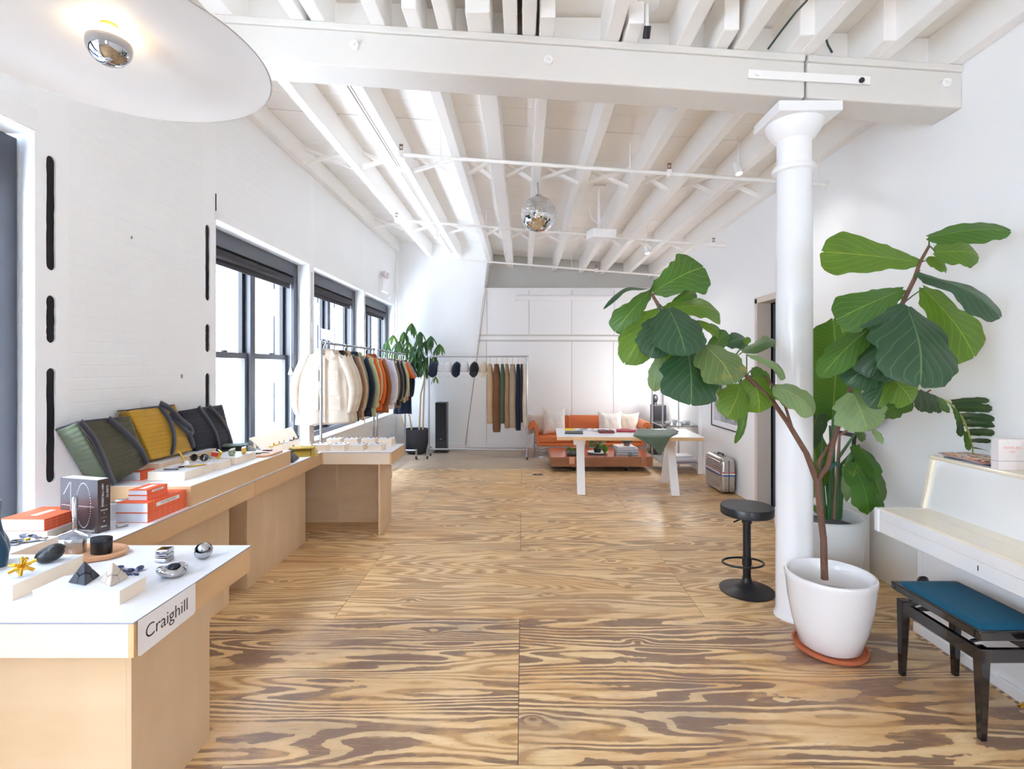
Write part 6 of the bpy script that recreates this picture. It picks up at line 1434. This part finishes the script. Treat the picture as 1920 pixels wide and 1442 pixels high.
def lleaf(C_, b_, t_, w_, mat, Yb=2.8, Yt=2.8, stalk=None, **kw):
    leaf(fg2, C_(*b_, Yb), C_(*t_, Yt), w_*k_*(Yb+Yt)/5.6, mat, stalk=stalk, **kw)
tipn = lb[-1]
lleaf(LC, (345, 480), (655, 330), 262, 'm', 2.82, 2.9, tipn, nrm=(-.1, -1, .3))
lleaf(LC, (405, 582), (752, 610), 175, 'b', 2.84, 2.95, lb[-2], nrm=(0, -.8, .6))
lleaf(LC, (595, 665), (782, 765), 110, 'b', 2.86, 2.92, lb[-4], nrm=(.2, -.8, .6))
lleaf(LC, (330, 462), (38, 590), 46, 'd', 2.78, 2.62, tipn, prof=LAN, nrm=(0, -.5, 1), bulge=.16)
lleaf(LC, (325, 478), (108, 730), 150, 'm', 2.82, 2.78, lb[-1], nrm=(-.3, -1, .1), bulge=.12)
lleaf(LC, (372, 600), (165, 925), 190, 'b', 2.80, 2.70, lb[-2], nrm=(-.2, -1, 0), prof=OVA, bulge=.1)
lleaf(LC, (395, 635), (325, 888), 190, 'd', 2.76, 2.66, lb[-2], prof=OVA, nrm=(-.1, -1, .25))
lleaf(LC, (440, 585), (545, 876), 280, 'd', 2.74, 2.58, lb[-3], prof=OVA, nrm=(0, -1, .5), bulge=.08)
lleaf(LC, (560, 850), (575, 1178), 310, 'd', 2.76, 2.6, lb[-4], prof=OVA, nrm=(0, -1, .35), bulge=.08)
lleaf(LC, (665, 815), (840, 1045), 262, 'o', 2.70, 2.56, lb[-6], prof=OVA, nrm=(.1, -1, .45))
lleaf(LC, (392, 868), (345, 1095), 92, 'p', 2.84, 2.86, lb[-4], nrm=(-.8, -1, .2), prof=OVA)
lleaf(LC, (445, 840), (400, 1075), 120, 'b', 2.86, 2.88, lb[-4], nrm=(-.2, -1, 0), prof=OVA)
lleaf(LC, (455, 560), (600, 480), 80, 'm', 2.88, 2.95, lb[-3], nrm=(0, -1, .5))
lleaf(LC, (655, 770), (480, 640), 110, 'm', 2.86, 2.92, lb[-5], nrm=(0, -1, .3))
lleaf(LC, (785, 800), (915, 770), 105, 'd', 2.88, 2.95, lb[-6], nrm=(0, -1, .6), prof=OVA)
lleaf(LC, (895, 850), (1150, 850), 140, 'm', 3.2, 3.9, lb[-7], nrm=(0, -.7, .8))
lleaf(LC, (918, 868), (1158, 1010), 92, 'p', 2.82, 2.78, lb[-8], nrm=(.2, -.8, .8), bulge=.14)
lleaf(LC, (880, 1060), (795, 1255), 178, 'b', 2.82, 2.76, lb[-7], prof=OVA, nrm=(0, -1, .1))
lleaf(LC, (955, 1005), (995, 1225), 210, 'b', 2.86, 2.84, lb[-8], prof=OVA, nrm=(.1, -1, .1))
lleaf(LC, (700, 850), (790, 720), 90, 'm', 2.86, 2.9, lb[-6], nrm=(0, -1, .4), prof=OVA)
lleaf(LC, (905, 1140), (848, 1415), 70, 'm', 2.84, 2.80, LC(890, 1060, 2.83), prof=LAN, nrm=(.5, -1, .1))
lleaf(LC, (1095, 1060), (1330, 1235), 165, 'p', 2.80, 2.70, P(1456, 730, 2.86), nrm=(.1, -1, .6), bulge=.16, prof=OVA)
lleaf(LC, (1080, 1070), (1190, 1160), 90, 'p', 2.86, 2.9, P(1456, 730, 2.86), nrm=(0, -1, .2), prof=OVA)
lleaf(LC, (760, 1070), (730, 1110), 50, 'p', 2.9, 2.9, lb[-6], prof=OVA)
lleaf(LC, (905, 800), (938, 765), 34, 'b', 2.88, 2.9, lb[-7], prof=OVA)
lleaf(LC, (950, 960), (1060, 1060), 90, 'm', 2.9, 2.95, lb[-8], prof=OVA)
tr_ = rb[-1]
lleaf(RC, (790, 300), (196, 235), 215, 'b', 2.80, 2.66, rb[-2], nrm=(0, -1, -.1), bulge=.06)
lleaf(RC, (858, 145), (1362, 110), 165, 'm', 2.78, 2.62, tr_, nrm=(0, -.75, .5), bulge=.08, prof=OVA)
lleaf(RC, (895, 235), (1162, 262), 150, 'b', 2.84, 2.92, tr_, nrm=(0, -1, .2), prof=OVA)
lleaf(RC, (845, 290), (970, 345), 80, 'b', 2.86, 2.95, rb[-2], prof=OVA)
lleaf(RC, (795, 372), (1302, 640), 250, 'd', 2.76, 2.56, rb[-3], nrm=(.1, -.8, .7), bulge=.1)
lleaf(RC, (825, 460), (1140, 885), 330, 'b', 2.84, 2.80, rb[-4], nrm=(.1, -1, .1), bulge=.06)
lleaf(RC, (728, 575), (805, 1065), 440, 'd', 2.74, 2.52, rb[-4], prof=OVA, nrm=(0, -1, .4), bulge=.08, wave=.05)
lleaf(RC, (665, 600), (500, 1015), 240, 'd', 2.80, 2.74, rb[-4], nrm=(-.2, -1, .3), prof=VIO)
lleaf(RC, (695, 470), (285, 655), 205, 'm', 2.80, 2.72, rb[-4], nrm=(-.1, -1, .3), bulge=.08)
lleaf(RC, (660, 560), (330, 745), 130, 'b', 2.86, 2.86, rb[-5], nrm=(-.1, -1, 0))
lleaf(RC, (655, 590), (438, 700), 95, 'd', 2.78, 2.70, rb[-4], nrm=(-.1, -.7, .8), prof=OVA)
lleaf(RC, (480, 715), (190, 1010), 150, 'm', 2.80, 2.70, rb[-5], nrm=(-.3, -.8, .6), prof=OVA)
lleaf(RC, (560, 860), (345, 1050), 210, 'd', 2.84, 2.8, rb[-6], nrm=(-.1, -1, .4), prof=OVA)
lleaf(RC, (590, 1000), (490, 1190), 130, 'd', 2.82, 2.76, rb[-6], nrm=(.1, -1, .3), prof=OVA)
lleaf(RC, (650, 1030), (755, 1165), 180, 'b', 2.86, 2.86, rb[-6], prof=OVA, nrm=(.1, -1, 0))
lleaf(RC, (600, 1190), (520, 1210), 60, 'p', 2.84, 2.84, None, prof=OVA)
lleaf(RC, (390, 1105), (480, 1340), 265, 'p', 2.84, 2.78, rb[4], prof=OVA, nrm=(0, -1, .1), bulge=.05)
lleaf(RC, (510, 1320), (575, 1418), 44, 'p', 2.84, 2.80, rb[4], prof=LAN)
lleaf(RC, (620, 960), (600, 1010), 70, 'd', 2.72, 2.7, None, prof=OVA)
lleaf(RC, (640, 1010), (540, 1190), 80, 'b', 2.80, 2.76, None, prof=OVA, nrm=(-.6, -1, .2))
ti = thing('green_tie', 'dark green twist tie knotted round the stems behind the fig trunk', 'tie', P(1563, 872, 3.02))
q = P(1563, 872, 3.02); B().tube([q+Vector((.026*math.cos(a), .026*math.sin(a), .012*math.sin(3*a))) for a in [k*PI/8 for k in range(17)]], .008, 8, caps=False).build('knot_loop', plain('dark_green_tape', (20, 84, 70), .5), ti, smooth=60); B().tube([q+Vector((-.02, -.02, 0)), q+Vector((-.035, -.03, -.03))], .006, 6).build('tie_end', plain('dark_green_tape', (20, 84, 70), .5), ti, smooth=60)

# ---- bird-of-paradise plant in the larger pot
SXC, SYC = 2.21, 3.78
bp2 = thing('bird_of_paradise', 'large-leaved bird of paradise in a tall matt white pot behind the column', 'plant', (SXC, SYC, 0))
B().lathe((SXC, SYC, 0), [(.20, 0), (.235, .02), (.275, .25), (.302, .50), (.304, .548), (.296, .56), (.278, .56), (.272, .54), (.266, .46)], 56, caps=False).lathe((SXC, SYC, 0), [(0, .002), (.2, .002)], 40, caps=False).build('pot', plain('matt_white_ceramic', (226, 228, 228), .35), bp2, smooth=60)
B().lathe((SXC, SYC, .47), [(.268, 0), (.1, .01), (0, .015)], 32).build('soil', plain('dark_wet_pebbles', (70, 74, 80), .5, bump=1, bscale=70), bp2, smooth=60)
SR = lambda x, y, Y: P(1440+x/3.277, 560+y/3.277, Y)
stems = [((350, 1355, 3.75), (330, 1050, 3.75), (330, 760, 3.78)), ((372, 1355, 3.75), (395, 1000, 3.74), (398, 720, 3.8)), ((395, 1355, 3.74), (400, 1000, 3.74), (412, 700, 3.7)), ((410, 1355, 3.72), (430, 1000, 3.7), (440, 840, 3.7)), ((430, 1355, 3.7), (432, 980, 3.7), (545, 815, 3.62)),
         ((440, 1355, 3.72), (450, 1020, 3.72), (560, 900, 3.6)), ((385, 1350, 3.8), (350, 1000, 3.85), (290, 800, 3.9)), ((365, 1350, 3.8), (320, 1150, 3.85), (300, 900, 3.9)), ((440, 1350, 3.7), (460, 1100, 3.6), (520, 960, 3.5)), ((400, 1350, 3.78), (395, 1100, 3.8), (380, 780, 3.85))]
stg, stp = plain('paddle_stem', (70, 112, 64), .45), plain('dry_stem', (150, 112, 96), .7)
for i, s in enumerate(stems): B().tube([SR(*p) for p in s], [.016, .012, .008], 8).build('stem', stp if i in (3,) else stg, bp2, smooth=60)
def sleaf(b_, t_, w_, mat, prof=LAN, **kw):
    leaf(bp2, SR(*b_), SR(*t_), w_*b_[2]/950/3.277, mat, prof=prof, nv=30, **kw)
PAD = [(0, .3), (.08, .7), (.25, .95), (.5, 1), (.75, .92), (.9, .62), (1, .05)]
sleaf((395, 740, 3.8), (400, 120, 3.7), 330, 'g', PAD, nrm=(-.1, -1, 0), bulge=.06, fold=.12, wave=.01)
sleaf((330, 640, 3.85), (235, 940, 3.75), 110, 'gd', nrm=(-.9, -1, .2), bulge=.05)
sleaf((320, 780, 3.85), (270, 510, 3.9), 130, 'gd', PAD, nrm=(-.5, -1, .2))
sleaf((300, 800, 3.9), (350, 1150, 3.8), 90, 'b', nrm=(-.4, -1, .1)); sleaf((270, 870, 3.9), (330, 1100, 3.9), 80, 'g', nrm=(-.4, -1, .1))
sleaf((240, 1250, 3.8), (310, 1330, 3.55), 50, 'b', nrm=(0, -.5, 1)); sleaf((235, 1090, 3.95), (270, 1230, 3.9), 80, 'p', nrm=(0, -1, .3), prof=OVA)
sleaf((545, 900, 3.6), (670, 1110, 3.4), 130, 'g', PAD, nrm=(.2, -1, .3), bulge=.1); sleaf((520, 1010, 3.45), (610, 1330, 3.35), 150, 'g', PAD, nrm=(.1, -1, .2), bulge=.12, wave=.05); sleaf((560, 960, 3.6), (700, 1260, 3.45), 150, 'm', PAD, nrm=(.3, -1, .2), bulge=.1)
sleaf((640, 1180, 3.4), (700, 1330, 3.35), 90, 'g', PAD, nrm=(.4, -1, .2)); sleaf((545, 1020, 3.45), (505, 1130, 3.4), 110, 'b', PAD, nrm=(-.3, -1, .2)); sleaf((500, 960, 3.6), (480, 1250, 3.55), 60, 'p', nrm=(-.5, -1, .1)); sleaf((600, 830, 3.6), (545, 850, 3.5), 60, 'm', prof=OVA); sleaf((540, 1040, 3.5), (500, 1140, 3.4), 90, 'b', PAD)
sleaf((880, 620, 3.3), (690, 720, 3.4), 130, 'm', PAD, nrm=(0, -.6, .8)); B().tube([SR(440, 840, 3.7), SR(560, 760, 3.6), SR(700, 730, 3.45), SR(880, 640, 3.3), SR(1000, 560, 3.2)], [.009, .008, .007, .006, .005], 8).build('stem', stp, bp2, smooth=60)
# the torn paddle leaf arching over the piano, each torn strip its own blade
TL = lambda x, y, Y=3.12: P(1700+x/2.0, 700+y/2.0, Y)
mr = [RC(760, 1090, 3.2), RC(880, 1120, 3.15), RC(985, 1165, 3.1), RC(1060, 1250, 3.08), RC(1100, 1340, 3.06), RC(1125, 1440, 3.04), RC(1130, 1500, 3.03)]
B().tube(mr, [.007, .007, .006, .006, .005, .004, .003], 8).build('midrib', plain('yellow_green_midrib', (140, 150, 60), .5), bp2, smooth=60)
strips = [((800, 1090), (800, 1215), 60, 'gd'), ((830, 1095), (850, 1225), 60, 'gd'), ((870, 1110), (905, 1225), 62, 'gd'), ((920, 1130), (960, 1222), 55, 'm'),
          ((1000, 1160), (1230, 1150), 44, 'gd'), ((1020, 1195), (1248, 1200), 60, 'gd'), ((1050, 1245), (1262, 1265), 56, 'gd'), ((1075, 1290), (1275, 1300), 52, 'gd'), ((1090, 1345), (1262, 1350), 54, 'gd'), ((1105, 1395), (1240, 1405), 50, 'gd'), ((1120, 1440), (1215, 1460), 46, 'gd'),
          ((1010, 1190), (1035, 1280), 44, 'm'), ((1040, 1250), (1045, 1370), 46, 'gd'), ((1080, 1340), (1095, 1455), 44, 'm')]
for a, b_, w_, mt in strips:
    leaf(bp2, RC(*a, 3.1), RC(*b_, 2.98), w_*3.1/950/3.277*(.86 if a[0] > 990 else 1.05), mt, prof=[(0, .8), (.2, .95), (.7, 1), (.9, .85), (1, .3)], nrm=(0, -1, .4), bulge=.05, fold=.05, wave=.01, nv=10, name='leaf_strip')
# framed picture and round mirror leaning behind the plants
fp = thing('leaning_frame', 'small black and white framed picture leaning behind the bird of paradise', 'picture', (2.6, 4.15, .6))
a0_, a1_ = SR(455, 1290, 4.25), SR(590, 1290, 4.1)
sm_ = thing('round_mirror', 'pale round mirror leaning on the wall behind the large paddle leaf', 'mirror', (2.68, 4.45, 1.5))
mc = SR(640, 300, 4.35); mc.x = 2.70; mc = Vector((2.70, 4.10, 1.66))
vs = []; B().lathe((0, 0, 0), [(.0, 0), (.0, 0)], 3)
mo = B(); n_ = 48; Rm = .48
for x_, r_ in ((2.735, Rm), (2.715, Rm), (2.715, Rm-.02), (2.722, Rm-.02)):
    for k in range(n_): a = 2*PI*k/n_; mo.v.append(Vector((x_, mc.y+r_*math.cos(a), mc.z+r_*math.sin(a))))
for j in range(3):
    for k in range(n_): mo.f.append((j*n_+k, j*n_+(k+1) % n_, (j+1)*n_+(k+1) % n_, (j+1)*n_+k))
mo.f.append(tuple(range(n_))); mo.build('mirror_rim', M['steel'], sm_, smooth=40)
B().add([(2.721, mc.y+(Rm-.02)*math.cos(2*PI*k/n_), mc.z+(Rm-.02)*math.sin(2*PI*k/n_)) for k in range(n_)], [tuple(range(n_))]).build('mirror_glass', plain('silvered_glass', (210, 214, 216), .05, 1), sm_)
B().box(2.735, XR, mc.y-.1, mc.y+.1, mc.z+.2, mc.z+.3).build('wall_bracket', M['steel'], sm_)
B().obox((2.62, 4.15, .86), (.02, .24, .52), (0, .12, 0)).build('frame', M['dark'], fp, bevel=.002); B().obox((2.607, 4.15, .86), (.004, .20, .46), (0, .12, 0)).build('print', M['paper'], fp); B().obox((2.604, 4.15, .80), (.004, .16, .25), (0, .12, 0)).build('picture', M['dark'], fp)
B().box(2.50, 2.74, 4.0, 4.3, 0, .585).build('plinth', M['trim'], fp, bevel=.003)

# ---- big disc pendant lamp
LX, LY, LZ = -1.42, 1.74, 2.73
lp = thing('pendant_lamp', 'huge shallow white disc pendant lamp with a mirrored globe bulb at the upper left', 'lamp', (LX, LY, LZ)); RL = .50
B().lathe((LX, LY, LZ), [(RL, 0), (RL-.004, .004), (RL-.14, .032), (RL-.28, .058), (.12, .078), (.05, .092), (.022, .097)], 96, caps=False).build('shade', plain('white_lamp_enamel', (190, 184, 178), .6), lp, smooth=80, solid=.004)
B().tube([(LX, LY, LZ+.10), (LX, LY, 3.98)], .004, 8).build('cord', M['trim'], lp, smooth=60)
B().lathe((LX, LY, LZ+.058), [(.018, 0), (.021, .002), (.021, .03), (.024, .032), (.024, .044), (0, .044)], 24).build('socket', M['gold'], lp, smooth=40)
bz = LZ+.022
B().ball((LX, LY, bz), .066, n=32, m=12, a0=.06, a1=.40).build('bulb_glass', emit_mat('warm_bulb_glow', (1.0, .78, .48), 5), lp, smooth=80)
B().ball((LX, LY, bz), .0665, n=32, m=16, a0=-.5, a1=.07).build('bulb_mirror', M['chrome'], lp, smooth=80)
pl = bpy.data.lights.new('bulb_light', 'POINT'); pl.energy = 8; pl.color = (1, .76, .46); pl.shadow_soft_size = .03
po = bpy.data.objects.new('bulb_light', pl); COL.objects.link(po); po.location = (0, 0, .075); po.parent = lp
